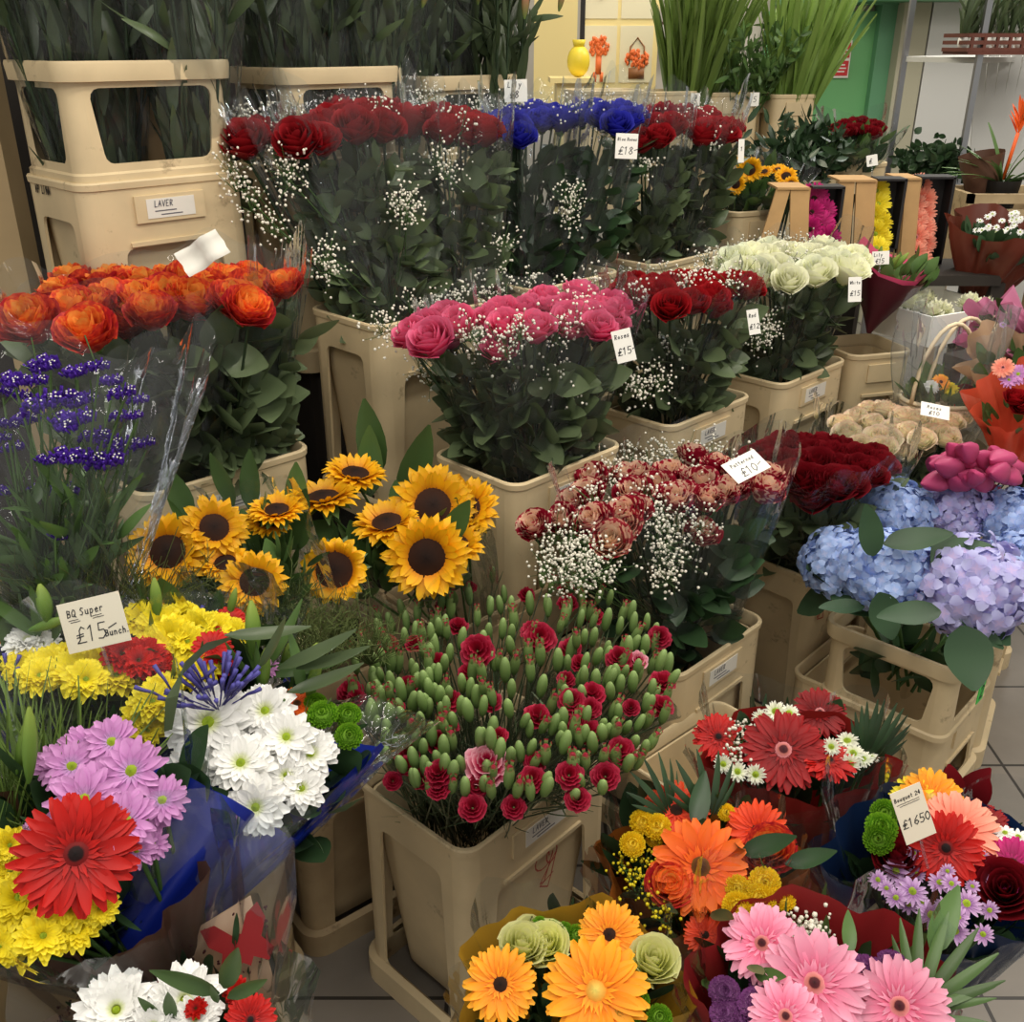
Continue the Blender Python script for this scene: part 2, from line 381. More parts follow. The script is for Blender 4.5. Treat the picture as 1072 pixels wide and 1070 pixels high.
def kind_meshes(kind, i):
    """returns list of (partname, mesh), first the bloom, then its sub-parts"""
    k = f'{kind}{i}'
    def G(mat, cen, n=26, w=.115, inner=True, r0=.10):
        def f():
            ms = [rays(n, r0*.8, .5, w, .10, .14, .14, .22, 5, .08, 0, i), rays(n, r0*.8, .47, w, .2, .12, .14, .22, 5, .12, .012, i+9)]
            if inner: ms.append(rays(26, .07, .21, .035, .25, .0, .05, .6, 2, .3, .03, i+5))
            return merge(*ms)
        return [('gerbera', meshof('gerbera|'+k, f, mat)), ('flower_centre', meshof('flower_centre|'+k, lambda: dome(.105, .035, 4, 16, .03, .05), cen))]
    def D(mat, n=15, w=.17, layers=2, cen='c_green', cr=.1, name='daisy'):
        def f(): return merge(*[rays(n, .05, .5-.07*l, w*(1-.06*l), .05+.24*l, .14, .26, .15, 4, .14, .01*l, i*7+l) for l in range(layers)])
        return [(name, meshof(name+'|'+k, f, mat)), ('flower_centre', meshof('flower_centre|'+k, lambda: dome(cr, .05, 3, 12, .03, .08), cen))]
    def RS(mat, op=1.): return [('rose_bloom', meshof('rose_bloom|'+k, lambda: rose_mb(i, op), mat)), ('calyx', meshof('calyx|'+str(i), lambda: calyx_mb(), 'leaf_mid'))]
    if kind == 'gred': return G('p_gred', 'c_redc')
    if kind == 'gdred': return G('p_gdred', 'c_pinkc')
    if kind == 'gorange': return G('p_gorange', 'c_brown', 20, .14)
    if kind == 'gro': return G('p_gro', 'c_dark')
    if kind == 'gyo': return G('p_gyo', 'c_dark', 24, .12)
    if kind == 'gyol': return G('p_gyo', 'c_yel', 22, .135)
    if kind == 'gpink': return G('p_gpink', 'c_pinkc', 22, .135)
    if kind == 'gpeach': return G('p_gpeach', 'c_yel')
    if kind == 'gmag': return G('p_gmag', 'c_dark')
    if kind == 'gyel': return G('p_yellow', 'c_green')
    if kind == 'glpink': return G('p_gpeach', 'c_pinkc')
    if kind == 'daisy': return D('p_daisy', 14, .20, 3, cr=.085)
    if kind == 'lilac': return D('p_lilac', 15, .16, 2)
    if kind == 'lilac2': return D('p_lilac2', 16, .14, 1, 'c_green', .13)
    if kind == 'ychrys': return D('p_yellow', 16, .19, 4, 'c_green', .07, 'chrysanthemum')
    if kind == 'wchrys': return D('p_daisy', 18, .17, 5, 'c_green', .05, 'chrysanthemum')
    if kind == 'redchrys': return D('p_gred', 16, .19, 4, 'c_brown', .07, 'chrysanthemum')
    if kind == 'swhite': return D('p_daisy', 14, .15, 1, 'c_green', .12)
    if kind == 'ypom': return [('button_chrysanthemum', meshof('button_chrysanthemum|'+k, lambda: pom_mb(i, 6, .7), 'p_yellowpom'))]
    if kind == 'gpom': return [('button_chrysanthemum', meshof('button_chrysanthemum|'+k, lambda: pom_mb(i, 6, .65), 'p_green'))]
    if kind == 'ppom': return [('button_chrysanthemum', meshof('button_chrysanthemum|'+k, lambda: pom_mb(i, 7, .65), 'p_purple'))]
    if kind == 'wpom': return [('button_chrysanthemum', meshof('button_chrysanthemum|'+k, lambda: merge(rays(18, .1, .5, .12, .1, .1, .2, .4, 3, .1, 0, i), rays(16, .08, .4, .11, .35, .05, .2, .4, 3, .1, .02, i+3)), 'p_wgreen')), ('flower_centre', meshof('flower_centre|'+k, lambda: dome(.16, .09, 3, 12, .04, .08), 'c_green'))]
    if kind == 'sun': return [('sunflower', meshof('sunflower|'+k, lambda: merge(rays(26, .18, .5, .105, .25, .25, .1, .95, 5, .22, 0, i), rays(24, .18, .47, .10, .45, .15, .1, .95, 5, .28, .01, i+4), rays(22, .18, .38, .09, .8, .0, .1, .9, 4, .35, .02, i+8)), 'p_sun')),
                              ('flower_centre', meshof('flower_centre|'+k, lambda: dome(.24, .06, 5, 20, .02, .04), 'c_dark')), ('calyx', meshof('calyx_sun|'+k, lambda: rays(14, .1, .4, .14, -.1, .3, .1, .95, 3, .2, -.04, i), 'leaf_mid'))]
    if kind == 'suncurl': return [('sunflower', meshof('sunflower|'+k, lambda: merge(rays(24, .26, .48, .12, .8, .9, .1, .9, 5, .3, 0, i), rays(24, .24, .42, .12, 1.2, .9, .1, .9, 5, .3, 0, i+7)), 'p_sun')),
                              ('flower_centre', meshof('flower_centre|'+k, lambda: dome(.26, .03, 5, 20, .0, .1), 'c_dark')), ('calyx', meshof('calyx_sun|'+k, lambda: rays(16, .1, .5, .14, .2, .3, .1, .95, 3, .2, -.06, i), 'leaf_mid'))]
    if kind == 'carn': return [('carnation', meshof('carnation|'+k, lambda: carn_mb(i), 'p_carn')), ('calyx', meshof('calyx_c|'+str(i), lambda: MB().add(ball(.13, .13, .34, 8, 5, z0=-.3)), 'p_bud'))]
    if kind == 'carnpink': return [('carnation', meshof('carnation|'+k, lambda: carn_mb(i, 5), 'p_carnpink')), ('calyx', meshof('calyx_c|'+str(i), lambda: MB().add(ball(.13, .13, .34, 8, 5, z0=-.3)), 'p_bud'))]
    if kind.startswith('rose_'): return RS('p_'+kind[5:], 1.0)
    if kind == 'hyd': return [('flower_head', meshof('flower_head|'+k, lambda: hyd_mb(i), 'p_hyd'))]
    if kind == 'hydv': return [('flower_head', meshof('flower_head|'+k, lambda: hyd_mb(i), 'p_hydv'))]
    raise KeyError(kind)
def face(P, k=.5, j=.15, d=None):
    c = (CAM-P).normalized()
    v = d if d is not None else c*k+UP*(1-k)
    return (Vector(v)+Vector([random.uniform(-j, j) for _ in range(3)])).normalized()
def head(root, kind, P, dia, facing, simple=False):
    ms = kind_meshes(kind, random.randrange(NV))
    M = TRS(Vector(P)-root.location, facing, dia)
    o = link(ms[0][0], ms[0][1], root, M)
    if not simple:
        for n, me in ms[1:]: link(n, me, o)
    return o
# leaves
def leaf_t(w=.4, bend=.3, fold=.2, tip=.5, nv=6, wav=0):
    """unit length along +Z, face to +Y"""
    def fn(u, v):
        ww = w*math.sin(PI*min(1, v**.8*.97+.015))**tip
        return (u*ww*.5, fold*ww*abs(u)*.5+bend*v*v+wav*math.sin(v*9)*abs(u), v*(1-.25*bend))
    return grid(2, nv, fn, .5)
LEAF = {'ovate': leaf_t(.62, .25, .25, .8), 'lance': leaf_t(.17, .25, .3, .7), 'strap': leaf_t(.06, .35, .3, .35, 8), 'broad': leaf_t(.8, .2, .2, .8, 7, .01),
        'rus': leaf_t(.36, .15, .2, .8, 4), 'blade': leaf_t(.035, .25, .3, .4, 6), 'fine': leaf_t(.016, .3, .3, .4, 6), 'tallblade': leaf_t(.038, .16, .3, .4, 8)}
def leafM(P, d, L, out=None, roll=0):
    d = Vector(d).normalized()
    o = Vector(out if out is not None else (random.uniform(-1, 1), random.uniform(-1, 1), random.uniform(-.2, 1)))
    o = o-d*o.dot(d)
    if o.length < 1e-3: o = d.orthogonal()
    o.normalize(); x = o.cross(d)
    M = Matrix((x, o, d)).transposed().to_4x4()
    return Matrix.Translation(Vector(P))@M@Matrix.Scale(L, 4)
def rv(s=1): return Vector([random.uniform(-s, s) for _ in range(3)])
DOT = ball(1, 1, 1, 5, 3)
def gyp(mb_f, mb_s, base, tips, n, spread, size=.0045):
    for t in tips:
        t = Vector(t); mid = (Vector(base)+t)/2+rv(.02)
        mb_s.tube([base, mid, t], .0012, 3, cap=False)
        for i in range(n):
            q = t+Vector([random.gauss(0, spread) for _ in range(3)])
            if i % 3 == 0: mb_s.tube([t-Vector((0, 0, spread)), q], .0006, 3, cap=False)
            mb_f.add(DOT, TRS(q, UP, size*random.uniform(.6, 1.2)))
# ------------------------------------------------------------------ buckets
def rrect(a, b, r, n=3):
    pts = []
    for cx, cy, s in ((a-r, b-r, 0), (-a+r, b-r, 1), (-a+r, -b+r, 2), (a-r, -b+r, 3)):
        for k in range(n+1):
            t = (s+k/n)*PI/2; pts.append((cx+r*math.cos(t), cy+r*math.sin(t)))
    return pts
def loft(levels, capb=False, capt=False, n=3):
    """levels: (a, b, r, z)"""
    mb = MB(); V = []; m = 4*(n+1)
    for a, b, r, z in levels: V += [(x, y, z) for x, y in rrect(a, b, r, n)]
    Fc = [(j*m+i, j*m+(i+1) % m, (j+1)*m+(i+1) % m, (j+1)*m+i) for j in range(len(levels)-1) for i in range(m)]
    if capb: Fc.append(tuple(range(m))[::-1])
    if capt: Fc.append(tuple((len(levels)-1)*m+i for i in range(m)))
    return mb.raw(V, Fc)
def side_plate(L, H0, H1, w0, w1, z0, z1, r=.02, th=.006):
    """flat frame of length L from H0 to H1 with a rounded window; in local x,z; outside is -y"""
    hole = []
    for cx, cz, s in ((1, 1, 0), (-1, 1, 1), (-1, 0, 2), (1, 0, 3)):
        w = w1 if cz else w0
        for k in range(4):
            t = (s+k/3)*PI/2; hole.append((cx*(w/2-r)+r*math.cos(t), (z1-r if cz else z0+r)+r*math.sin(t)))
    hx, hz = L/2, None; out = []
    for (x, z), c in zip(hole, [(1, 1)]*4+[(-1, 1)]*4+[(-1, 0)]*4+[(1, 0)]*4):
        k = len(out) % 4; X = c[0]*hx; Z = H1 if c[1] else H0
        first = (k == 0)
        # walk round the rectangle: before corner, at corner, after corner
        if c in ((1, 1), (-1, 0)): p = [(X, z), (X, z), (X, Z), (x, Z)] if True else None
        else: p = [(x, Z), (X, Z), (X, Z), (X, z)]
        q = p[k]
        out.append(q)
    V = []; N = 16
    for y in (0, th):
        V += [(x, y, z) for x, z in out]; V += [(x, y, z) for x, z in hole]
    Fc = []
    for i in range(N):
        j = (i+1) % N
        Fc.append((i, N+i, N+j, j)); Fc.append((2*N+i, 2*N+j, 3*N+j, 3*N+i)); Fc.append((N+i, 3*N+i, 3*N+j, N+j))
    return V, Fc
def RZ(a): return Matrix.Rotation(a, 4, 'Z')
BK = {}
def bucket_meshes(L, Wd, H, collar, mat):
    key = (L, Wd, H, collar, mat)
    if key in BK: return BK[key]
    a, b = L/2, Wd/2; r = .032; ledge = .0 if collar else .05
    tp = .045 if collar else .0
    fr = MB(); inset = .010 if collar else .003
    fa, fb = a-inset, b-inset
    # corner posts, sides with windows
    top = H-.012
    for side in range(4):
        Ls = (2*fa if side % 2 == 0 else 2*fb)-2*r; off = fb if side % 2 == 0 else fa
        band = (.125 if side % 2 == 0 else .075) if not collar else .045
        V, Fc = side_plate(Ls, 0, top, Ls*(.86 if not collar else .84), Ls*(.74 if not collar else .92), .045 if not collar else .03, H-band, .018)
        M = RZ(side*PI/2)@Matrix.Translation((0, -off, 0))
        fr.raw([M@Vector(v) for v in V], Fc)
    for sx, sy, s in ((1, 1, 0), (-1, 1, 1), (-1, -1, 2), (1, -1, 3)):
        V = []; n = 4
        for z in (0, top):
            for k in range(n+1):
                t = (s+k/n)*PI/2
                for rr in (r, r-.006): V.append((sx*(fa-r)+rr*math.cos(t), sy*(fb-r)+rr*math.sin(t), z))
        m = 2*(n+1); Fc = []
        for k in range(n):
            i = 2*k; Fc.append((i, i+2, m+i+2, m+i)); Fc.append((i+3, i+1, m+i+1, m+i+3))
        fr.raw(V, Fc)
    # raised pad for the label and its rib
    if not collar:
        for sgn in (0, 1):
            M = RZ(sgn*PI)
            fr.box((0, -fb-.002, H-.055), (L*.42, .006, .05), M)
            fr.box((0, -fb-.0015, H-.118), (L*.52, .007, .008), M)
        fr.box((-fa*.98+.001, 0, H-.072), (.005, Wd*.5, .006)); fr.box((fa*.98, 0, H-.072), (.005, Wd*.5, .006))
    if collar: rim = loft([(fa, fb, r, H-.036), (a+.001, b+.001, r+.006, H-.034), (a+.004, b+.004, r+.008, H-.006), (a+.002, b+.002, r+.006, H), (a-.007, b-.007, r, H), (a-.010, b-.010, r-.004, H-.006), (a-.012, b-.012, r-.004, H-.034)], n=6)
    else: rim = loft([(fa, fb, r, H-.016), (a, b, r+.002, H-.014), (a+.001, b+.001, r+.003, H-.003), (a-.001, b-.001, r+.002, H), (a-.006, b-.006, r, H), (a-.009, b-.009, r-.003, H-.004), (a-.011, b-.011, r-.004, H-.03)], n=6)
    parts = [('frame', fr.mesh('frame', mat, 'auto')), ('rim', rim.mesh('rim', mat, 'auto'))]
    if collar:
        ft = loft([(fa, fb, r, .016), (fa+.004, fb+.004, r, .012), (fa+.004, fb+.004, r, 0), (fa-.008, fb-.008, r-.006, 0), (fa-.008, fb-.008, r-.006, .016)], n=5)
        parts.append(('base_ring', ft.mesh('base_ring', mat, 'auto')))
    else:
        bd = loft([(fa*.72, fb*.72, .03, .03), (fa-.012, fb-.012, .026, H-.03), (fa-.016, fb-.016, .026, H-.03), (fa*.72-.004, fb*.72-.004, .028, .035)], capb=True, capt=True, n=5)
        ft = loft([(fa, fb, r, .056), (fa+.013, fb+.013, r+.01, .052), (fa+.013, fb+.013, r+.01, 0), (fa-.006, fb-.006, r-.01, 0), (fa-.006, fb-.006, r-.01, .05)], n=5)
        parts += [('body', bd.mesh('body', mat, 'auto')), ('foot_ring', ft.mesh('foot_ring', mat, 'auto'))]
    BK[key] = parts; return parts
def bucket(label, px, py, z, rz=45, L=.33, Wd=.25, H=.46, collar=False, mat='bucket', sticker=True, group=None, write=None, base=None):
    c = base if base is not None else WZ(px, py, z)
    e1 = Vector((math.cos(R(rz)), math.sin(R(rz)), 0)); e2 = Vector((-e1.y, e1.x, 0))
    P = c+e1*(L/2-.008)+e2*(Wd/2-.008); P.z = (base.z if base is not None else z)-H
    t = thing('bucket_collar' if collar else 'flower_bucket', label, 'bucket', P, R(rz), group)
    for n, me in bucket_meshes(L, Wd, H, collar, mat): link(n, me, t)
    if sticker and not collar:
        st = MB(); st.box((.0, -Wd/2-.0024, H-.055), (.10, .0012, .036)); o = link('label_sticker', st.mesh('label_sticker', 'sticker', False), t)
        lt = MB(); strokes(lt, 'LAVER', Matrix.Translation((-.035, -Wd/2-.0032, H-.052))@Matrix.Rotation(PI/2, 4, 'X'), .011, .0016)
        for k in range(2): lt.box((-.012+.012*k, -Wd/2-.0032, H-.060-.007*k), (.045, .0004, .002))
        link('printing', lt.mesh('printing', 'ink_grey', False), o)
    if write:
        lt = MB(); strokes(lt, write[0], Matrix.Translation(write[1])@write[2]@Matrix.Rotation(PI/2, 4, 'X'), write[3], .003)
        link('handwriting', lt.mesh('handwriting', write[4], False), t)
    t['L'] = L
    return t
def bcen(t): return t.location.copy()

# ------------------------------------------------------------------ handwriting (single strokes)
FONT = {
'0': [[(.3, 1), (.05, .7), (.05, .3), (.3, 0), (.55, .3), (.55, .7), (.3, 1)]], '1': [[(.1, .8), (.3, 1), (.3, 0)]], '2': [[(.05, .8), (.3, 1), (.55, .75), (.05, 0), (.6, 0)]],
'3': [[(.1, 1), (.5, .95), (.25, .55), (.55, .3), (.3, 0), (.05, .1)]], '5': [[(.55, 1), (.12, 1), (.1, .55), (.45, .55), (.55, .25), (.35, 0), (.05, .05)]],
'6': [[(.5, 1), (.15, .6), (.05, .25), (.3, 0), (.55, .25), (.35, .5), (.1, .35)]], '7': [[(.05, 1), (.55, 1), (.2, 0)]], '8': [[(.3, .55), (.1, .8), (.3, 1), (.5, .8), (.3, .55), (.05, .25), (.3, 0), (.55, .25), (.3, .55)]],
'4': [[(.45, 0), (.45, 1), (.05, .35), (.6, .35)]], '-': [[(.05, .55), (.6, .75)]], '.': [[(.1, 0), (.16, .06)]],
'£': [[(.6, .85), (.4, 1), (.25, .8), (.25, .2), (.05, 0), (.65, 0)], [(.05, .5), (.5, .55)], [(.05, .35), (.5, .4)]],
'B': [[(.1, 0), (.1, 1), (.45, .9), (.4, .6), (.1, .52), (.5, .42), (.5, .1), (.1, 0)]], 'Q': [[(.3, 1), (.05, .6), (.1, .1), (.4, 0), (.55, .4), (.5, .85), (.3, 1)], [(.3, .3), (.65, -.1)]],
'S': [[(.5, .9), (.25, 1), (.1, .75), (.45, .35), (.3, 0), (.05, .1)]], 'R': [[(.1, 0), (.1, 1), (.5, .85), (.4, .5), (.1, .5), (.55, 0)]], 'L': [[(.1, 1), (.1, 0), (.5, 0)]],
'A': [[(.05, 0), (.3, 1), (.55, 0)], [(.15, .4), (.45, .4)]], 'V': [[(.05, 1), (.3, 0), (.55, 1)]], 'E': [[(.5, 1), (.1, 1), (.1, 0), (.5, 0)], [(.1, .5), (.4, .5)]], 'P': [[(.1, 0), (.1, 1), (.5, .85), (.4, .5), (.1, .48)]],
'W': [[(.02, 1), (.15, 0), (.3, .7), (.45, 0), (.6, 1)]], 'D': [[(.1, 0), (.1, 1), (.4, .9), (.55, .5), (.4, .1), (.1, 0)]], 'I': [[(.2, 0), (.2, 1)]], 'N': [[(.1, 0), (.1, 1), (.5, 0), (.5, 1)]],
'u': [[(.1, .6), (.12, .1), (.3, 0), (.45, .15), (.45, .6), (.48, 0)]], 'p': [[(.1, .6), (.1, -.4)], [(.1, .5), (.35, .6), (.5, .3), (.3, 0), (.1, .1)]], 'e': [[(.1, .3), (.5, .35), (.35, .6), (.1, .4), (.2, 0), (.5, .08)]],
'r': [[(.1, .6), (.12, 0)], [(.12, .4), (.3, .6), (.45, .5)]], 'n': [[(.1, .6), (.1, 0)], [(.1, .4), (.3, .6), (.45, .4), (.45, 0)]], 'c': [[(.5, .5), (.3, .6), (.1, .3), (.25, 0), (.5, .1)]],
'h': [[(.1, 1), (.1, 0)], [(.1, .4), (.3, .6), (.45, .4), (.45, 0)]], 'o': [[(.3, .6), (.1, .3), (.3, 0), (.5, .3), (.3, .6)]], 's': [[(.45, .55), (.2, .6), (.15, .38), (.42, .22), (.3, 0), (.08, .05)]],
'q': [[(.45, .6), (.45, -.4)], [(.45, .5), (.2, .6), (.08, .3), (.25, 0), (.45, .15)]], 't': [[(.25, .9), (.25, .1), (.45, 0)], [(.05, .6), (.45, .6)]], 'i': [[(.2, .6), (.22, 0)]], 'd': [[(.45, 1), (.45, 0)], [(.45, .5), (.2, .6), (.08, .3), (.25, 0), (.45, .15)]], 'l': [[(.2, 1), (.22, 0)]],
'k': [[(.1, 1), (.1, 0)], [(.45, .6), (.12, .28), (.5, 0)]], 'a': [[(.45, .55), (.2, .6), (.08, .3), (.25, 0), (.45, .15), (.45, .6), (.5, 0)]], 'm': [[(.05, .6), (.05, 0), (.07, .4), (.2, .6), (.3, .4), (.3, 0), (.32, .4), (.45, .6), (.55, .4), (.55, 0)]], 'y': [[(.1, .6), (.3, .1)], [(.5, .6), (.15, -.4)]], '_': [[(0, 0), (.7, 0.05)]],
}
def strokes(mb, text, M, size, th, slant=.12):
    """M: card frame with x right, y up, z towards the reader; text starts at its origin"""
    x = 0
    for ch in text:
        for pl in FONT.get(ch, []):
            for (x0, y0), (x1, y1) in zip(pl[:-1], pl[1:]):
                a = Vector(((x+x0+slant*y0)*size, y0*size, 0)); b = Vector(((x+x1+slant*y1)*size, y1*size, 0)); d = b-a
                if d.length == 0: continue
                n = Vector((-d.y, d.x, 0)).normalized()*th/2; e = d.normalized()*th*.35
                V = [M@(p+Vector((0, 0, .0004))) for p in (a-e-n, b+e-n, b+e+n, a-e+n)]
                mb.raw(V, [(0, 1, 2, 3)])
        x += .72 if ch != ' ' else .5
def price_card(label, px, py, d, w, h, roll, lines, tilt=20, yaw=0, mat='card', stick=None, name='price_card', th=.0012, ink='ink'):
    """lines: (text, x, y, size, stroke) in card units from the centre"""
    P = W(px, py, d)
    M = Matrix.Rotation(R(yaw), 4, 'Z')@Matrix.Rotation(R(90-tilt), 4, 'X')@Matrix.Rotation(R(roll), 4, 'Z')
    t = thing(name, label, 'price card', P)
    c = MB(); c.box((0, 0, -.0005), (w, h, .001), M); link('card', c.mesh('card', mat, False), t)
    l = MB()
    for tx, x, y, s, k in lines: strokes(l, tx, M@Matrix.Translation((x, y, 0)), s, k)
    link('handwriting', l.mesh('handwriting', ink, False), t)
    if stick:
        s = MB(); s.tube([M@Vector((0, h*.3, -.003)), M@Vector((0, -h*.5, -.004)), M@Vector((0, -h/2-stick, -.012))], .0022, 6); link('stick', s.mesh('stick', 'film_hazy'), t)
    return t

# ------------------------------------------------------------------ wrapping
def sleeve(root, c0, r0, c1, r1, rz=45, peaks=(.03, .05), mat='film', crease=.012, seed=1, M=12, N=110, name='clear_sleeve', flat=.0):
    rn = random.Random(seed); ph = [rn.uniform(0, 6.28) for _ in range(6)]; pk = rn.uniform(0, 6)
    A = RZ(R(rz)); V = []; G = []
    for j in range(M+1):
        s = j/M; c = Vector(c0).lerp(Vector(c1), s); s2 = s**.85
        ra = r0[0]+(r1[0]-r0[0])*s2; rb = r0[1]+(r1[1]-r0[1])*s2
        for i in range(N):
            t = 2*PI*i/N; ct, st = math.cos(t), math.sin(t)
            e = .75; x = math.copysign(abs(ct)**e, ct)*ra; y = math.copysign(abs(st)**e, st)*rb
            w = crease*(.4+s)*(abs(math.sin(3.5*t+ph[0]+1.2*s))*.9-.5+(abs(math.sin(6.5*t+ph[1]-2*s))-.5)*.6+math.sin(19*t+ph[2]+4*s)*.12+.4*math.sin(3*t+ph[3]))
            l = math.hypot(x, y) or 1; x += x/l*w; y += y/l*w
            z = s**3*(peaks[0]*math.sin(4*t+pk)+peaks[1]*max(0, math.sin(2*t+pk*.5))**6+.012*math.sin(11*t+ph[4]))
            p = c+(A@Vector((x, y, 0)))+Vector((0, 0, z)); V.append(p); G.append((i/N, s, 0))
    Fc = [(j*N+i, j*N+(i+1) % N, (j+1)*N+(i+1) % N, (j+1)*N+i) for j in range(M) for i in range(N)]
    mb = MB(); mb.raw(V, Fc, G); return part(name, mb, mat, root)
def basis(A, back=(0, 1, 0)):
    A = Vector(A).normalized(); v = Vector(back); v = (v-A*v.dot(A)).normalized(); return A, v.cross(A).normalized()*1, v
def wrap(root, apex, C, ru, rvv, mat, back=.12, front=-.06, name='paper_wrap', backdir=(0, 1, .4), r0=.035, crease=.02, seed=1, N=72, M=12, flare=.0, side=0, thick=.001, points=0, bulge=0, N_=None, off=0.0, lo=.55):
    """cone of paper from apex up round the heads; rim is pulled up at the back, lower in front"""
    rn = random.Random(seed); ph = [rn.uniform(0, 6.28) for _ in range(6)]
    axis = Vector(C)-Vector(apex); L = axis.length; A, U, Vv = basis(axis, backdir)
    P = []; G = []
    for j in range(M+1):
        s = j/M
        for i in range(N):
            t = 2*PI*i/N; ct, st = math.cos(t), math.sin(t)
            ext = back*max(0, st)**1.0 if st > 0 else -front*st*1.0
            ext = (back*st if st > 0 else front*(-st))+side*ct+points*abs(math.sin(2*t+ph[5]))**3
            if N_ is not None:
                dd_ = A+(U*ru*ct+Vv*rvv*st)/L; l0 = ((Vector(C)-Vector(apex)).dot(N_)+off)/max(.15, dd_.dot(N_)); ext += min(max(l0, lo*L), 1.6*L)-L
            l = s*(L+ext); q = s*(L+ext)/L
            k = (min(q, 1.6))**(.9)*(1-bulge)+bulge*math.sin(min(q, 1)*PI/2)
            f = 1+flare*max(0, s-.7)**2*8
            a = r0+(ru-r0)*k*f; b = r0+(rvv-r0)*k*f
            w = crease*s*(math.sin(5*t+ph[0]+2*s)*.45+math.sin(9*t+ph[1]-4*s)*.35+math.sin(17*t+ph[2])*.2)
            P.append(Vector(apex)+A*l+U*(a+w)*ct+Vv*(b+w)*st); G.append((i/N, s, 0))
    Fc = [(j*N+i, j*N+(i+1) % N, (j+1)*N+(i+1) % N, (j+1)*N+i) for j in range(M) for i in range(N)]
    mb = MB(); mb.raw(P, Fc, G); o = part(name, mb, mat, root)
    return o
def in_disc(): 
    a = random.uniform(0, 2*PI); r = math.sqrt(random.random()); return r*math.cos(a), r*math.sin(a)
def foliage(root, C, N, ru, rvv, n, kinds, mat, L=(.05, .09), spread=.6, depth=.05, name='foliage', backdir=(0, 1, .4), lift=0):
    A, U, Vv = basis(N, backdir); mb = MB()
    for _ in range(n):
        x, y = in_disc(); P = Vector(C)+U*x*ru+Vv*y*rvv-A*random.uniform(0, depth)+A*lift
        d = A+(U*x+Vv*y)*spread*1.6+rv(.45)
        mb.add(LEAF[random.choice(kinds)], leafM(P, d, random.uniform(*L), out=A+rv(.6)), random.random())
    return part(name, mb, mat, root)
def stems(root, heads, apex, r=.0025, mat='stem', name='stems', bend=.0):
    mb = MB()
    for p in heads:
        p = Vector(p); a = Vector(apex)+Vector((random.uniform(-.02, .02), random.uniform(-.02, .02), 0)); m = a.lerp(p, .55)+rv(.006)+Vector((0, 0, bend))
        mb.tube([a, m, p], r, 5, cap=False)
    return part(name, mb, mat, root)
def bouquet(label, C, N, apex, ru, rvv, flowers, papers, cat='bouquet', fol=(60, ['lance', 'rus'], 'leaf_dark'), group=None, name='wrapped_bouquet', core='leaf_dark', Lf=(.05, .09)):
    """flowers: (kind, px, py, diameter px[, offset along N[, face k]])"""
    C = Vector(C); N = Vector(N).normalized(); root = thing(name, label, cat, Vector(apex), 0, group); hp = []
    for f in flowers:
        kind, px, py, dp = f[:4]; off = f[4] if len(f) > 4 else 0; k = f[5] if len(f) > 5 else .55
        P = WP(px, py, C+N*off, N); d = (P-CAM).dot(Vector((0, CP, -SP)))
        dia = dp*d/F*1.08
        head(root, kind, P, dia, face(P, k, .14)); hp.append(P-face(P, k, 0)*dia*.12)
    stems(root, hp, Vector(apex)+Vector((0, 0, -.02)))
    if fol[0]: foliage(root, C-N*.03, N, ru*.88, rvv*.88, fol[0], fol[1], fol[2], L=Lf, depth=.06)
    # short broad filler leaves deeper down that close the bunch
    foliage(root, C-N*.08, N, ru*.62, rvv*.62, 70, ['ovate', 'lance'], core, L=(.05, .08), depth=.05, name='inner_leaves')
    for kw in papers:
        kw = dict(kw); m = kw.pop('mat'); a_ = kw.pop('ru', ru); b_ = kw.pop('rv', rvv); wrap(root, apex, C, a_, b_, m, N_=N, **kw)
    return root
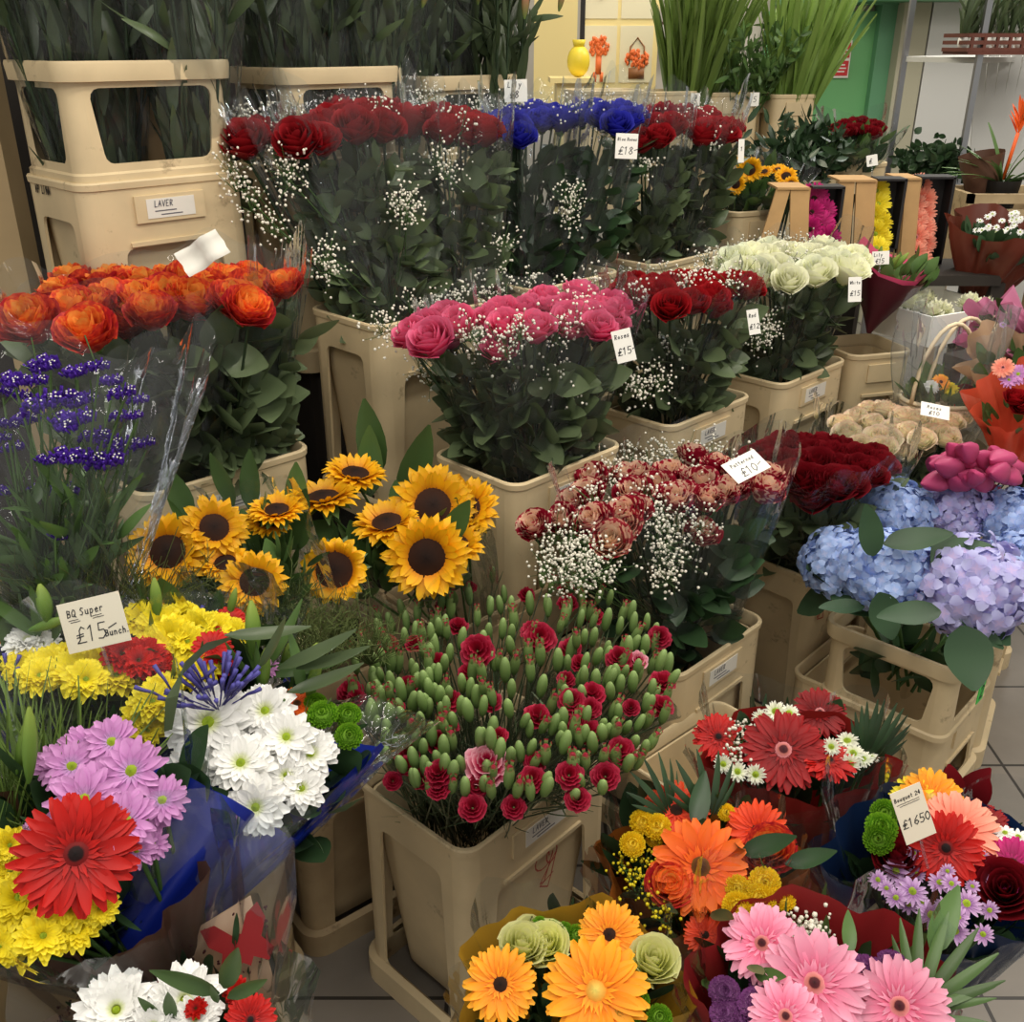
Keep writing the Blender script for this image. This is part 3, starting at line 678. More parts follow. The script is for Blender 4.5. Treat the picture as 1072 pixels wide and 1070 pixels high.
# ------------------------------------------------------------------ bunches standing in buckets
def bunch(label, cat, bk, heads, kind, hz, dia, slv=None, rleaf=120, leafmat='leaf_rose', leafk=('ovate',), gy=0, group=None, name='rose_bunch', bottom=None, r0=(.09, .07), r1=(.14, .11), zrim=None, gspots=None, top=None, up=.07, leafL=(.05, .085), facek=.3, extra=0, rz=45, fr=1.0, sleeve_mat='film', leafspan=(.0, .93), gsz=.0030, peaks=(.02, .05), simple=False, dense=1.0, gn=56):
    """heads: (px, py) points, standing at height hz"""
    B = Vector(bottom) if bottom is not None else bcen(bk); z0 = B.z
    P = []
    for h in heads:
        z = hz if len(h) < 3 else h[2]
        P.append(WZ(h[0], h[1], z))
    c = sum(P, Vector())/len(P)
    T = Vector(top) if top is not None else c
    root = thing(name, label, cat, (B.x, B.y, zrim if zrim else B.z), 0, group)
    rim = Vector((B.x, B.y, zrim))
    A = RZ(R(rz)); Ai = A.inverted()
    for q in range(extra):
        x, y = in_disc(); p = T+(A@Vector((x*r1[0]*.8, y*r1[1]*.8, 0))); p.z = hz-random.uniform(.0, .02); 
        if min((p-o).length for o in P) > dia*.7: P.append(p)
    for p in P:
        out = Vector((p.x-T.x, p.y-T.y, 0))
        d = (UP*.9+out*2.2+(CAM-p).normalized()*facek+rv(.15)).normalized()
        head(root, kind, p, dia*random.uniform(.88, 1.1), d, simple)
    stems(root, [p-UP*dia*.35 for p in P], rim-UP*.12, r=.0028, mat='stem_dark')
    if rleaf:
        mb = MB()
        n = int(rleaf*dense)
        for i in range(n):
            s = random.uniform(*leafspan); x, y = in_disc()
            if random.random() < .55: l = math.hypot(x, y) or 1; x, y = x/l*.92, y/l*.92
            c_ = rim.lerp(Vector((T.x, T.y, hz-.03)), s); ra = r0[0]+(r1[0]-r0[0])*s; rb = r0[1]+(r1[1]-r0[1])*s
            o = A@Vector((x, y, 0)); q = c_+(A@Vector((x*ra, y*rb, 0)))*.93
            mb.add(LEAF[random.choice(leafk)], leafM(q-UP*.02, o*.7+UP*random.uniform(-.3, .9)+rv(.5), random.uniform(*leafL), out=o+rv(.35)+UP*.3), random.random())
        part('leaves', mb, leafmat, root)
    if gy or gspots:
        f, s = MB(), MB(); tips = []
        for i in range(gy):
            x, y = in_disc(); p = Vector((T.x, T.y, 0))+(A@Vector((x*r1[0]*.95, y*r1[1]*.95, 0))); p.z = hz+random.uniform(-.02, .035); tips.append(p)
        for g in (gspots or []): tips.append(WZ(g[0], g[1], g[2] if len(g) > 2 else hz))
        gyp(f, s, rim, tips, gn, .020, gsz); part('gypsophila_stems', s, 'stem', root)
        o = part('gypsophila', f, 'gyp', root); tag(o, 'tiny white baby\'s breath blossoms', kind='stuff')
    if slv is not False:
        sleeve(root, rim-UP*.03, (r0[0]*1.04, r0[1]*1.04), Vector((T.x, T.y, hz+up)), (r1[0]*1.22, r1[1]*1.22), rz, peaks, sleeve_mat, seed=random.randrange(99))
    return root
# let a bunch head be given by depth as well (third number above 1.65)
_WZ = WZ
def WZ(px, py, z):
    return W(px, py, z) if z > 1.65 else _WZ(px, py, z)
def struct(name, mb, mat, smooth=False): o = link(name, mb.mesh(name, mat, smooth)); o['kind'] = 'structure'; return o
# ================================================================== SETTING
def tile_mat():
    m, nt, b, out = newmat('tiles')
    tc = nt.nodes.new('ShaderNodeTexCoord'); br = nt.nodes.new('ShaderNodeTexBrick'); br.offset = 0; br.squash = 1
    br.inputs['Scale'].default_value = 1; br.inputs['Brick Width'].default_value = .33; br.inputs['Row Height'].default_value = .33; br.inputs['Mortar Size'].default_value = .004
    br.inputs['Color1'].default_value = s2l((150, 142, 132)); br.inputs['Color2'].default_value = s2l((138, 131, 122)); br.inputs['Mortar'].default_value = s2l((58, 54, 50))
    mp = nt.nodes.new('ShaderNodeMapping'); mp.inputs['Location'].default_value = (.12, .02, 0)
    nt.links.new(tc.outputs['Object'], mp.inputs[0]); nt.links.new(mp.outputs[0], br.inputs['Vector'])
    n = nt.nodes.new('ShaderNodeTexNoise'); n.inputs['Scale'].default_value = 9; n.inputs['Detail'].default_value = 6; nt.links.new(tc.outputs['Object'], n.inputs['Vector'])
    mx = nt.nodes.new('ShaderNodeMix'); mx.data_type = 'RGBA'; mx.blend_type = 'MULTIPLY'; mx.inputs[0].default_value = .35
    nt.links.new(br.outputs['Color'], mx.inputs[6]); nt.links.new(n.outputs['Fac'], mx.inputs[7]); nt.links.new(mx.outputs[2], b.inputs['Base Color'])
    b.inputs['Roughness'].default_value = .45
tile_mat()
plain('wall_white', (196, 190, 178), .8, var=.08, scale=2); plain('wall_dark', (52, 46, 40), .85, var=.3, scale=2); plain('door_green', (104, 168, 108), .5, var=.06, scale=1)
plain('frame_green', (92, 146, 108), .5); plain('column', (168, 164, 142), .7); plain('panel_white', (200, 200, 196), .5); plain('sign_red', (196, 44, 48), .5); plain('sign_white', (226, 222, 214), .5)
plain('poster', (246, 226, 160), .6); plain('black', (24, 22, 22), .6); plain('pale_green', (140, 200, 150), .6); plain('brick_brown', (110, 60, 46), .7, var=.3)  # poster: the yellow of the warm light is put into this colour
plain('pic_orange', (236, 120, 60), .6); plain('pic_brown', (150, 100, 60), .6); plain('pic_white', (236, 228, 196), .6); plain('board', (176, 152, 112), .7, var=.15)
plain('terracotta', (150, 90, 60), .8); plain('brom', (232, 96, 30), .5); plain('lampwhite', (255, 250, 240), .5, emis=1.2)
WY = 6.5
def wx(px, py, Y=WY):
    r = ray(px, py); return CAM+r*(Y/r.y)
m = MB(); m.box((.75, 3.4, -.02), (8.5, 8, .04)); struct('floor', m, 'tiles')
m = MB(); m.box((.75, WY+.06, 1.75), (8.5, .12, 3.5)); struct('wall_back', m, 'wall_white')
# dark partition added behind the tall left flower row to darken the background
pa, pb = Vector((-2.75, .85, 0)), Vector((-.28, 3.32, 0))
m = MB(); dd = (pb-pa); m.box((dd.length/2, .03, 1.75), (dd.length, .06, 3.5), Matrix.Translation(pa)@RZ(math.atan2(dd.y, dd.x))); struct('wall_left', m, 'wall_dark')
m = MB(); m.box((4.96, 3.4, 1.75), (.08, 8, 3.5)); struct('wall_right', m, 'wall_white')
# green door and frame
dl, dr_ = wx(868, 60).x, wx(915, 60).x; fl_, fr_ = wx(810, 60).x, wx(922, 60).x
m = MB(); m.box(((dl+dr_)/2-.12, WY-.03, 1.05), (dr_-dl+.24, .05, 2.1)); dz = wx(880, 12).z
m = MB(); m.box(((dl+dr_)/2-.2, WY-.035, dz/2), (dr_-dl+.4, .05, dz)); d1 = struct('door_1', m, 'door_green')
m = MB()
m.box((fr_-.03, WY-.06, dz/2+.1), (.09, .14, dz+.2)); m.box((fl_+.1, WY-.06, dz/2+.1), (.2, .14, dz+.2)); m.box(((fl_+fr_)/2, WY-.06, dz+.1), (fr_-fl_+.06, .16, .14)); struct('trim_1', m, 'frame_green')
m = MB(); a = wx(938, 60).x; m.box((a, WY-.12, 1.75), (.15, .24, 3.5)); struct('wall_pillar', m, 'column')
m = MB(); a = wx(965, 8); m.box((a.x+.12, WY-.3, a.z+.13), (1.15, .5, .22)); struct('trim_2', m, 'frame_green')
m = MB(); a0, a1 = wx(938, 60).x+.085, wx(1000, 60, WY-.2).x; m.box(((a0+a1)/2+.4, WY-.2, 1.2), (a1-a0+.8, .08, 2.4)); struct('wall_panel', m, 'panel_white')
def sign(px, py, w, h, label, Y=WY-.07):
    c = wx(px, py, Y); s = thing('warning_sign', label, 'sign', c, 0, None)
    m = MB(); m.box((0, 0, 0), (w, .008, h)); link('sign_plate', m.mesh('sign_plate', 'sign_white', False), s)
    m = MB()
    for k in (-1, 1): m.box((0, -.006, k*h*.24), (w*.84, .004, h*.40))
    f = link('red_field', m.mesh('red_field', 'sign_red', False), s)
    m = MB()
    for k in (-1, 1):
        for i in range(3): m.box((0, -.0095, k*h*.24+(i-1)*h*.09), (w*(.6 if i == 1 else .45), .002, h*.035))
    link('lettering', m.mesh('lettering', 'sign_white', False), s)
sign(881, 62, .10, .20, 'red warning sign on the green door, right of the tall grass stems')
sign(816, 58, .10, .22, 'red warning sign beside the door frame, half behind tall leafy stems')

# poster board with bouquet pictures
c = wx(650, 30, 5.0)
t = thing('poster_board', 'pale yellow poster with pictures of an orange bouquet and a flower basket', 'poster', c)
sc = 5.0/CP/F*.97
def pp(x, y, k=0): return ((x-650)*sc, -.012-k*.003, (30-y)*sc*1.03)
m = MB(); m.box((0, 0, .03), (66*sc, .02, 130*sc)); link('board', m.mesh('board', 'poster', False), t)
m = MB(); m.box((-34*sc, -.004, .03), (4*sc, .03, 130*sc)); m.box((5*sc, -.004, -62*sc+.04), (66*sc, .03, 6*sc)); link('edge_strip', m.mesh('edge_strip', 'black', False), t)
m = MB()
for x, y in ((632, 50), (664, 50), (632, 0), (664, 0)): m.box(pp(x, y, 0), (29*sc, .003, 46*sc))
link('picture_panel', m.mesh('picture_panel', 'pic_white', False), t)
m = MB()
for i in range(60):
    x, y = in_disc(); m.add(DOT, TRS(pp(631+x*9, 44+y*8, 1), UP, (.011, .004, .011)))
m.box(pp(631, 58, 1), (5*sc, .003, 16*sc)); m.box(pp(628, 68, 1), (3*sc, .003, 8*sc)); m.box(pp(634, 68, 1), (3*sc, .003, 8*sc))
link('printed_bouquet_flowers', m.mesh('printed_bouquet_flowers', 'pic_orange', True), t); m = MB()
for i in range(60):
    x, y = in_disc(); m.add(DOT, TRS(pp(665+x*10, 54+y*7, 1), UP, (.011, .004, .011)))
link('printed_basket_flowers', m.mesh('printed_basket_flowers', 'pic_orange', True), t); m = MB()
for i in range(14):
    x, y = in_disc(); m.add(DOT, TRS(pp(634+x*9, 2+y*4, 1), UP, (.014, .004, .014)))
link('printed_flowers', m.mesh('printed_flowers', 'pic_orange', True), t)
m = MB(); m.box(pp(665, 65, 1), (14*sc, .003, 9*sc)); m.tube([pp(658, 58, 1), pp(659, 44, 1), pp(665, 37, 1), pp(671, 44, 1), pp(672, 58, 1)], .004, 5); link('printed_basket', m.mesh('printed_basket', 'pic_brown'), t)
# frame behind the grass, small red framed notice
c = wx(703, 37, 6.35); t = thing('framed_notice', 'small dark red framed notice on the pale wall beside the grass stems', 'sign', c)
m = MB(); m.box((0, 0, 0), (.20, .02, .14)); link('frame', m.mesh('frame', 'w_maroon', False), t)
m = MB(); m.box((.012, -.012, 0), (.15, .005, .11)); link('picture', m.mesh('picture', 'sign_white', False), t)

# ------------------------------------------------------------------ staging benches
def bench(name, label, x0, x1, y0, y1, z, o, rz=45):
    t = thing(name, label, 'bench', (o[0], o[1], 0), R(rz))
    m = MB(); m.box(((x0+x1)/2, (y0+y1)/2, z-.012), (x1-x0, y1-y0, .024)); link('bench_top', m.mesh('bench_top', 'staging', False), t)
    for x in (x0+.04, x1-.04):
        for y in (y0+.04, y1-.04):
            m = MB(); m.box((x, y, (z-.024)/2), (.04, .04, z-.024)); link('leg', m.mesh('leg', 'staging', False), t)

# ================================================================== BUCKETS
b_carn = bucket('beige bucket full of red and green spray carnations, with a red scribble', 487, 893, .46, L=.375, Wd=.275, rz=47)
b_tri = bucket('beige bucket holding the red and white striped roses, right of the carnations', 708, 708, .46)
b_low3 = bucket('beige bucket holding dark red roses, left of the blue hydrangeas', 856, 607, .46, sticker=False)
b_pink = bucket('beige bucket holding the pink roses, behind the sunflowers', 540, 508, .83)
b_dred = bucket('beige bucket on the middle tier holding the small dark red roses', 702, 446, .83)
b_white = bucket('beige bucket on the middle tier holding the white roses', 819, 402, .83)
b_r4 = bucket('small beige bucket under the bouquet in maroon and pink paper', 893, 372, .83, rz=16, L=.20, Wd=.2, H=.30, sticker=False)
b_or = bucket('beige bucket holding the orange roses, at the left', 150, 518, .886, rz=43, L=.35)
b_t1 = bucket('tall empty-sided beige bucket below the big bunch of long red roses', 395, 341, 1.07)
b_t2 = bucket('beige bucket under the blue roses on the back tier', 558, 303, 1.07)
b_t3 = bucket('beige bucket under the red roses beside the blue ones', 685, 277, 1.07)
c_s1 = bucket('beige stacking collar with see-through windows at the top left', 62, 64, 1.572, H=.205, collar=True, L=.345, Wd=.265, base=None)
b_s1 = bucket('beige bucket with faded writing, under the top left collar', 0, 0, 0, L=.345, Wd=.265, H=.47, write=('APOLINA', Vector((-.345/2+.0006, .075, .44)), RZ(-PI/2), .014, 'ink'), base=W(62, 64, 1.78)*1.0)
b_s1.location = (c_s1.location.x, c_s1.location.y, c_s1.location.z-.47)
c_s2 = bucket('second beige stacking collar from the left, below the lily foliage', 297, 71, 1.568, H=.205, collar=True, base=W(297, 71, 2.15))
c_s3 = bucket('third beige stacking collar from the left, with a price card on its rim', 452, 82, 1.53, H=.205, collar=True, base=W(450, 80, 2.55))
b_s2 = bucket('beige bucket under the second top collar', 0, 0, 0, H=.47, sticker=False, base=Vector((c_s2.location.x-.03, c_s2.location.y-.20, c_s2.location.z)))
b_s3 = bucket('beige bucket under the third top collar', 0, 0, 0, H=.47, sticker=False, base=Vector((c_s3.location.x-.03, c_s3.location.y-.20, c_s3.location.z)))
b_hy = bucket('beige bucket with a green number tag, under the hydrangea collar', 985, 768, .27, rz=47, L=.30, Wd=.36, H=.27, sticker=False)
c_hy = bucket('beige stacking collar holding the blue hydrangeas', 1004, 702, .455, H=.19, collar=True, rz=47, L=.27, Wd=.30)
c_hy.location.z = .265
m = MB(); m.box((0, 0, 0), (.032, .002, .046)); 
gt = thing('number_tag', 'bright green tag with a handwritten 2 on the bucket below the hydrangeas', 'tag', W(1027, 724, 1.985), R(47))
link('tag_card', m.mesh('tag_card', 'green_tag', False), gt); m = MB(); strokes(m, '2', Matrix.Translation((-.009, -.0012, -.013))@Matrix.Rotation(PI/2, 4, 'X'), .028, .004); link('handwriting', m.mesh('handwriting', 'ink', False), gt)
b_rr = bucket('beige bucket standing on the tiles at the right edge', 1050, 672, .36, L=.26, Wd=.22, H=.36, rz=60, sticker=False)
b_br = bucket('pale beige bucket in the bottom right corner under the navy bouquet', 0, 0, 0, rz=40, L=.30, Wd=.24, H=.34, sticker=False, base=Vector((.50, 1.13, .34)))
b_red = bucket('beige bucket under the red paper bouquet', 0, 0, 0, rz=42, L=.30, Wd=.24, H=.34, sticker=False, base=Vector((.37, 1.40, .34)))
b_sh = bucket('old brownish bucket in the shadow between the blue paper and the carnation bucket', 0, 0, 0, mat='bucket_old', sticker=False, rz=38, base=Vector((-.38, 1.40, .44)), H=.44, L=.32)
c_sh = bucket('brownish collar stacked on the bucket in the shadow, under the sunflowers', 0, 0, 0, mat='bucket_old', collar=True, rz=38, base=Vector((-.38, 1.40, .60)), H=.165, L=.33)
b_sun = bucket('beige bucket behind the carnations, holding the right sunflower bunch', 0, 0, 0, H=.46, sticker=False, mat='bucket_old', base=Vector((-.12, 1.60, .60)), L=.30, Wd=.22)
b_left = bucket('pale beige bucket at the bottom left below the butterfly film', 0, 0, 0, rz=52, L=.30, Wd=.30, H=.46, sticker=False, base=Vector((-.498, .658, .68)))
# crates the raised buckets stand on
def crate(label, b, w=.30, d=.22):
    z = b.location.z
    if z < .02: return
    t = thing('support_crate', label, 'crate', (b.location.x, b.location.y, 0), b.rotation_euler.z)
    m = MB(); m.box((0, 0, z-.012), (w, d, .022)); link('crate_top', m.mesh('crate_top', 'staging', False), t)
    for sx in (-1, 1):
        m = MB(); m.box((sx*(w/2-.01), 0, (z-.023)/2), (.02, d, z-.023)); link('side_board', m.mesh('side_board', 'staging', False), t)
for b, n in ((b_pink, 'the pink rose bucket'), (b_dred, 'the dark red rose bucket'), (b_white, 'the white rose bucket'), (b_r4, 'the maroon bouquet bucket'), (b_or, 'the orange rose bucket'), (b_t1, 'the tall red rose bucket'),
             (b_t2, 'the blue rose bucket'), (b_t3, 'the back red rose bucket'), (b_s1, 'the top left stack'), (b_s2, 'the second top stack'), (b_s3, 'the third top stack'), (b_sun, 'the right sunflower bucket'), (b_left, 'the bottom left bucket')):
    crate('dark wooden crate standing under '+n, b)
# red scribble on the carnation bucket
m = MB(); M0 = Matrix.Translation((.02, -.125+.003, .24))@Matrix.Rotation(PI/2, 4, 'X')
def scrib(mb, pts, M, th):
    for a, b in zip(pts[:-1], pts[1:]):
        a = Vector((*a, 0)); b = Vector((*b, 0)); d = (b-a).normalized(); n = Vector((-d.y, d.x, 0))*th/2
        mb.raw([M@p for p in (a-n, b+d*th*.3-n, b+d*th*.3+n, a+n)], [(0, 1, 2, 3)])
lp = [(.018*math.cos(t)-.012+.004*t/3, .02*math.sin(t)+.05) for t in [i*.5 for i in range(14)]]+[(.0, .0), (-.01, .0)]+[(.012+.012*math.cos(t), .05+.018*math.sin(t)) for t in [i*.5 for i in range(14)]]+[(.015, .0), (.01, -.02), (-.01, -.005), (.02, .005)]
# drawn on the recessed inner wall, so it leans with it
scrib(m, lp, Matrix.Translation((.02, -.1215, .25))@Matrix.Rotation(PI/2+.075, 4, 'X')@Matrix.Scale(1.15, 4), .0026); link('red_scribble', m.mesh('red_scribble', 'ink_red', False), b_carn)
m = MB(); scrib(m, lp, Matrix.Translation((-.135, -.1238, .36))@Matrix.Rotation(PI/2, 4, 'X')@Matrix.Rotation(.4, 4, 'Z')@Matrix.Scale(1.2, 4), .0025); link('red_scribble', m.mesh('red_scribble', 'ink_red', False), b_low3)

# ================================================================== TALL ROSES (back tier)
ZR = 1.05
def tall(label, bk, hs, kind, dia, bot, r1, gy=3, leaf=150, group=None, gs=None, lm='leaf_rose', dx=0, seedk=0, r0=(.085, .065), **kw):
    return bunch(label, 'rose bunch', bk, hs, kind, sum(1.6+ray(h[0], h[1]).z*h[2] for h in hs)/len(hs), dia, rleaf=leaf, leafmat=lm, gy=gy, zrim=ZR, bottom=(bot[0], bot[1], b_t1.location.z), r0=r0, r1=r1, gspots=gs, up=.075, group=group, **kw)
tall('single long red rose with baby\'s breath in clear film, leftmost of the tall roses', b_t1, [(257, 150, 2.02), (268, 143, 2.08)], 'rose_tallred', .078, (-.31, 2.20), (.055, .05), gy=2, leaf=38, r0=(.05, .04), gs=[(250, 125, 2.05), (262, 128, 2.1), (246, 190, 2.0), (262, 210, 2.0), (285, 235, 2.0), (240, 170, 2.0)], rz=45)
tall('largest wrapped bunch of long red roses, above the open-sided bucket', b_t1, [(312, 150, 2.02), (326, 140, 2.1), (345, 133, 2.15), (337, 150, 2.05), (366, 127, 2.2), (385, 127, 2.2), (400, 122, 2.3), (418, 121, 2.35), (428, 130, 2.3), (372, 136, 2.1), (402, 136, 2.15), (355, 122, 2.3)], 'rose_tallred', .078, (-.27, 2.22), (.17, .10), gy=3, leaf=330,
     gs=[(292, 130, 2.1), (300, 170, 2.0), (300, 185, 2.0), (425, 205, 2.08), (428, 222, 2.08), (420, 215, 2.1), (345, 275, 2.0), (305, 118, 2.2), (340, 112, 2.3), (375, 108, 2.4), (437, 106, 2.4), (460, 110, 2.4), (340, 265, 2.0)])
tall('bunch of long red roses in clear film just left of the blue roses', b_t1, [(458, 126, 2.3), (465, 138, 2.25), (482, 128, 2.35), (496, 132, 2.35), (508, 140, 2.3), (488, 140, 2.3), (447, 130, 2.35)], 'rose_tallred', .076, (-.13, 2.34), (.10, .09), gy=2, leaf=200, gs=[(458, 165, 2.2), (470, 178, 2.2), (445, 108, 2.4), (500, 112, 2.5)])
tall('left bunch of blue roses, next to the long red roses', b_t2, [(528, 133, 2.45), (541, 138, 2.4), (551, 131, 2.5), (560, 122, 2.6), (568, 128, 2.5), (578, 122, 2.6), (588, 127, 2.5), (536, 124, 2.6), (545, 145, 2.38), (598, 124, 2.6)], 'rose_blue', .07, (.04, 2.55), (.11, .10), gy=3, leaf=200, lm='leaf_dark', gs=[(525, 155, 2.4), (533, 110, 2.6), (560, 112, 2.7), (525, 250, 2.3)], group=None)
tall('right bunch of blue roses, with the upper white price card', b_t2, [(608, 122, 2.6), (622, 118, 2.65), (632, 126, 2.5), (648, 122, 2.55), (657, 128, 2.5), (664, 122, 2.65), (645, 132, 2.45)], 'rose_blue', .07, (.15, 2.66), (.085, .08), gy=2, leaf=150, lm='leaf_dark', gs=[(592, 200, 2.45), (596, 225, 2.45), (600, 210, 2.45), (632, 135, 2.5)])
tall('left bunch of red roses right of the blue roses', b_t3, [(672, 150, 2.6), (683, 137, 2.7), (676, 126, 2.8), (698, 122, 2.8), (702, 134, 2.65), (690, 145, 2.6)], 'rose_tallred', .074, (.37, 2.86), (.07, .08), gy=3, leaf=150, gs=[(683, 118, 2.8), (674, 175, 2.6), (690, 120, 2.8)])
tall('right bunch of red roses, at the end of the back tier', b_t3, [(716, 122, 2.85), (728, 132, 2.75), (740, 124, 2.85), (748, 136, 2.75), (757, 142, 2.75), (764, 137, 2.85), (735, 142, 2.7)], 'rose_tallred', .074, (.47, 2.95), (.095, .08), gy=2, leaf=200, gs=[(735, 116, 2.9), (722, 118, 2.8), (741, 148, 2.7)])

# ================================================================== MIDDLE ROSES
bunch('wide bunch of orange and red roses in clear film, at the left', 'rose bunch', b_or,
      [(33, 340), (78, 300), (78, 328), (92, 350), (62, 312), (108, 302), (118, 296), (116, 318), (132, 336, 1.16), (125, 345, 1.14), (150, 303), (148, 320), (158, 330), (178, 297), (176, 318), (198, 300), (200, 318), (222, 297), (215, 308), (238, 304), (245, 318), (262, 296), (262, 312), (258, 325), (100, 325), (136, 300)],
      'rose_orange', 1.185, .078, rleaf=420, leafmat='leaf_rose', zrim=.86, r0=(.12, .09), r1=(.22, .13), up=.06, leafL=(.07, .12), sleeve_mat='film', rz=35)
bunch('single half open orange rose in its own sleeve, right of the wide orange bunch', 'rose bunch', b_or, [(298, 300, 1.78)], 'rose_orange', 1.21, .062, rleaf=26, zrim=.86, bottom=(b_or.location.x+.09, b_or.location.y+.09, .43), r0=(.03, .03), r1=(.035, .035), up=.05, leafL=(.06, .1))
bunch('bunch of pink roses with baby\'s breath in clear film', 'rose bunch', b_pink,
      [(432, 352), (447, 345), (453, 358), (468, 335), (480, 342), (470, 350, 1.07), (514, 336), (525, 332), (530, 344), (524, 368, 1.05), (548, 330), (560, 346), (556, 326), (578, 328), (590, 332), (600, 325), (612, 336), (622, 328), (632, 330), (642, 325), (640, 342, 1.07), (626, 345), (570, 318), (608, 312), (598, 340)],
      'rose_pink', 1.09, .072, rleaf=330, zrim=.81, r0=(.11, .09), r1=(.20, .13), gy=10, leafL=(.06, .1), rz=35, up=.05,
      gspots=[(415, 350), (430, 320), (460, 318), (500, 300), (530, 296), (560, 300), (600, 300), (440, 380, 1.0), (505, 350, 1.08), (500, 375, 1.02), (585, 395, 1.0), (592, 405, .98), (520, 380, 1.0), (450, 395, .96), (535, 400, .96), (400, 340), (625, 298), (480, 310), (455, 300), (515, 312)])
bunch('bunch of dark red roses with baby\'s breath, middle tier', 'rose bunch', b_dred,
      [(702, 323), (725, 318), (727, 306), (748, 322, 1.07), (740, 300), (745, 312), (770, 298), (782, 302), (760, 304), (662, 300), (680, 302), (672, 312), (700, 300), (690, 312), (715, 296), (655, 310)],
      'rose_red', 1.10, .066, rleaf=260, zrim=.81, leafmat='leaf_rose', r0=(.10, .08), r1=(.16, .11), gy=6, rz=35, up=.05, gspots=[(694, 318, 1.07), (700, 360, 1.0), (660, 400, .95), (672, 410, .93), (690, 395, .95), (725, 300), (735, 290), (700, 292), (750, 295), (660, 290)])
bunch('bunch of greenish white roses with baby\'s breath', 'rose bunch', b_white,
      [(785, 272), (800, 276), (812, 282), (826, 295), (838, 272), (853, 288), (850, 270), (868, 275), (880, 268), (893, 276), (775, 290), (768, 276), (805, 264), (862, 262), (888, 285), (796, 290), (820, 270)],
      'rose_white', 1.09, .078, rleaf=260, zrim=.81, r0=(.10, .08), r1=(.17, .11), gy=6, rz=35, up=.05, gspots=[(800, 255), (815, 250), (780, 262), (760, 268), (795, 330, 1.0), (800, 345, .98), (790, 355, .96), (808, 340, .98), (850, 256), (830, 252), (740, 270)])
# striped roses
bunch('bunch of red and cream striped roses with much baby\'s breath', 'rose bunch', b_tri,
      [(560, 552), (590, 545), (600, 528), (620, 548), (624, 545), (655, 540), (663, 518), (665, 535), (615, 520), (668, 500), (690, 510), (700, 498), (716, 520), (722, 505), (735, 508), (750, 490), (768, 495), (725, 535, .75), (735, 560, .73), (725, 480), (755, 520), (765, 515), (790, 505), (805, 500), (800, 515), (775, 510), (620, 505), (740, 525), (705, 525), (655, 500)],
      'rose_tri', .79, .062, leafmat='leaf_dark', rleaf=210, zrim=.44, r0=(.10, .085), r1=(.21, .14), gy=7, rz=30, up=.06, leafL=(.05, .09), gn=60,  # darker leaf colour carries the shade inside the sleeve
      gspots=[(600, 560), (615, 575), (590, 580), (610, 595), (585, 600), (630, 600, .74), (600, 610, .74), (620, 500), (650, 495), (680, 480), (700, 475), (715, 478), (645, 515), (620, 540), (690, 545), (698, 560), (692, 580, .74), (700, 600, .72), (680, 530), (640, 495), (580, 560), (575, 590, .75), (720, 580, .7), (745, 470), (600, 490), (635, 585, .75), (700, 590, .72), (660, 480)])
r = [o for o in bpy.data.objects if o.name.startswith('rose_bunch')][-1]
for p, z, dia in (((640, 567), .77, .068), ((653, 550), .78, .06)):
    P = WZ(*p, z); head(r, 'rose_trilight', P, dia, face(P, .6, .1))
bunch('bunch of velvety dark red roses, in front of the cream roses', 'rose bunch', b_low3,
      [(805, 475), (820, 470), (840, 470), (860, 470), (880, 472), (815, 490), (835, 488), (855, 490), (878, 492), (900, 484), (915, 480), (900, 495), (920, 490), (860, 508), (840, 505), (875, 510), (850, 522, .71), (890, 508), (828, 500), (800, 490), (868, 480), (845, 478), (910, 500), (885, 482), (790, 482)],
      'rose_darkred', .74, .072, rleaf=220, zrim=.44, r0=(.10, .09), r1=(.19, .13), rz=30, up=.05, extra=8)
b_cream = bucket('beige bucket under the cream roses', 930, 560, .42, sticker=False, L=.28, Wd=.22)
bunch('bunch of cream roses with pink tips, behind the dark red roses', 'rose bunch', b_cream,
      [(886, 455), (895, 440), (912, 445), (908, 430), (925, 432), (935, 450), (930, 462), (925, 470), (900, 468), (945, 440), (958, 442), (950, 455), (965, 462), (962, 470, .68), (975, 455), (985, 448), (995, 445), (1003, 440), (940, 475, .68), (918, 460), (978, 440), (880, 445), (990, 460), (938, 436), (972, 432)],
      'rose_cream', .72, .056, rleaf=160, zrim=.42, r0=(.09, .08), r1=(.20, .10), rz=20, up=.05)

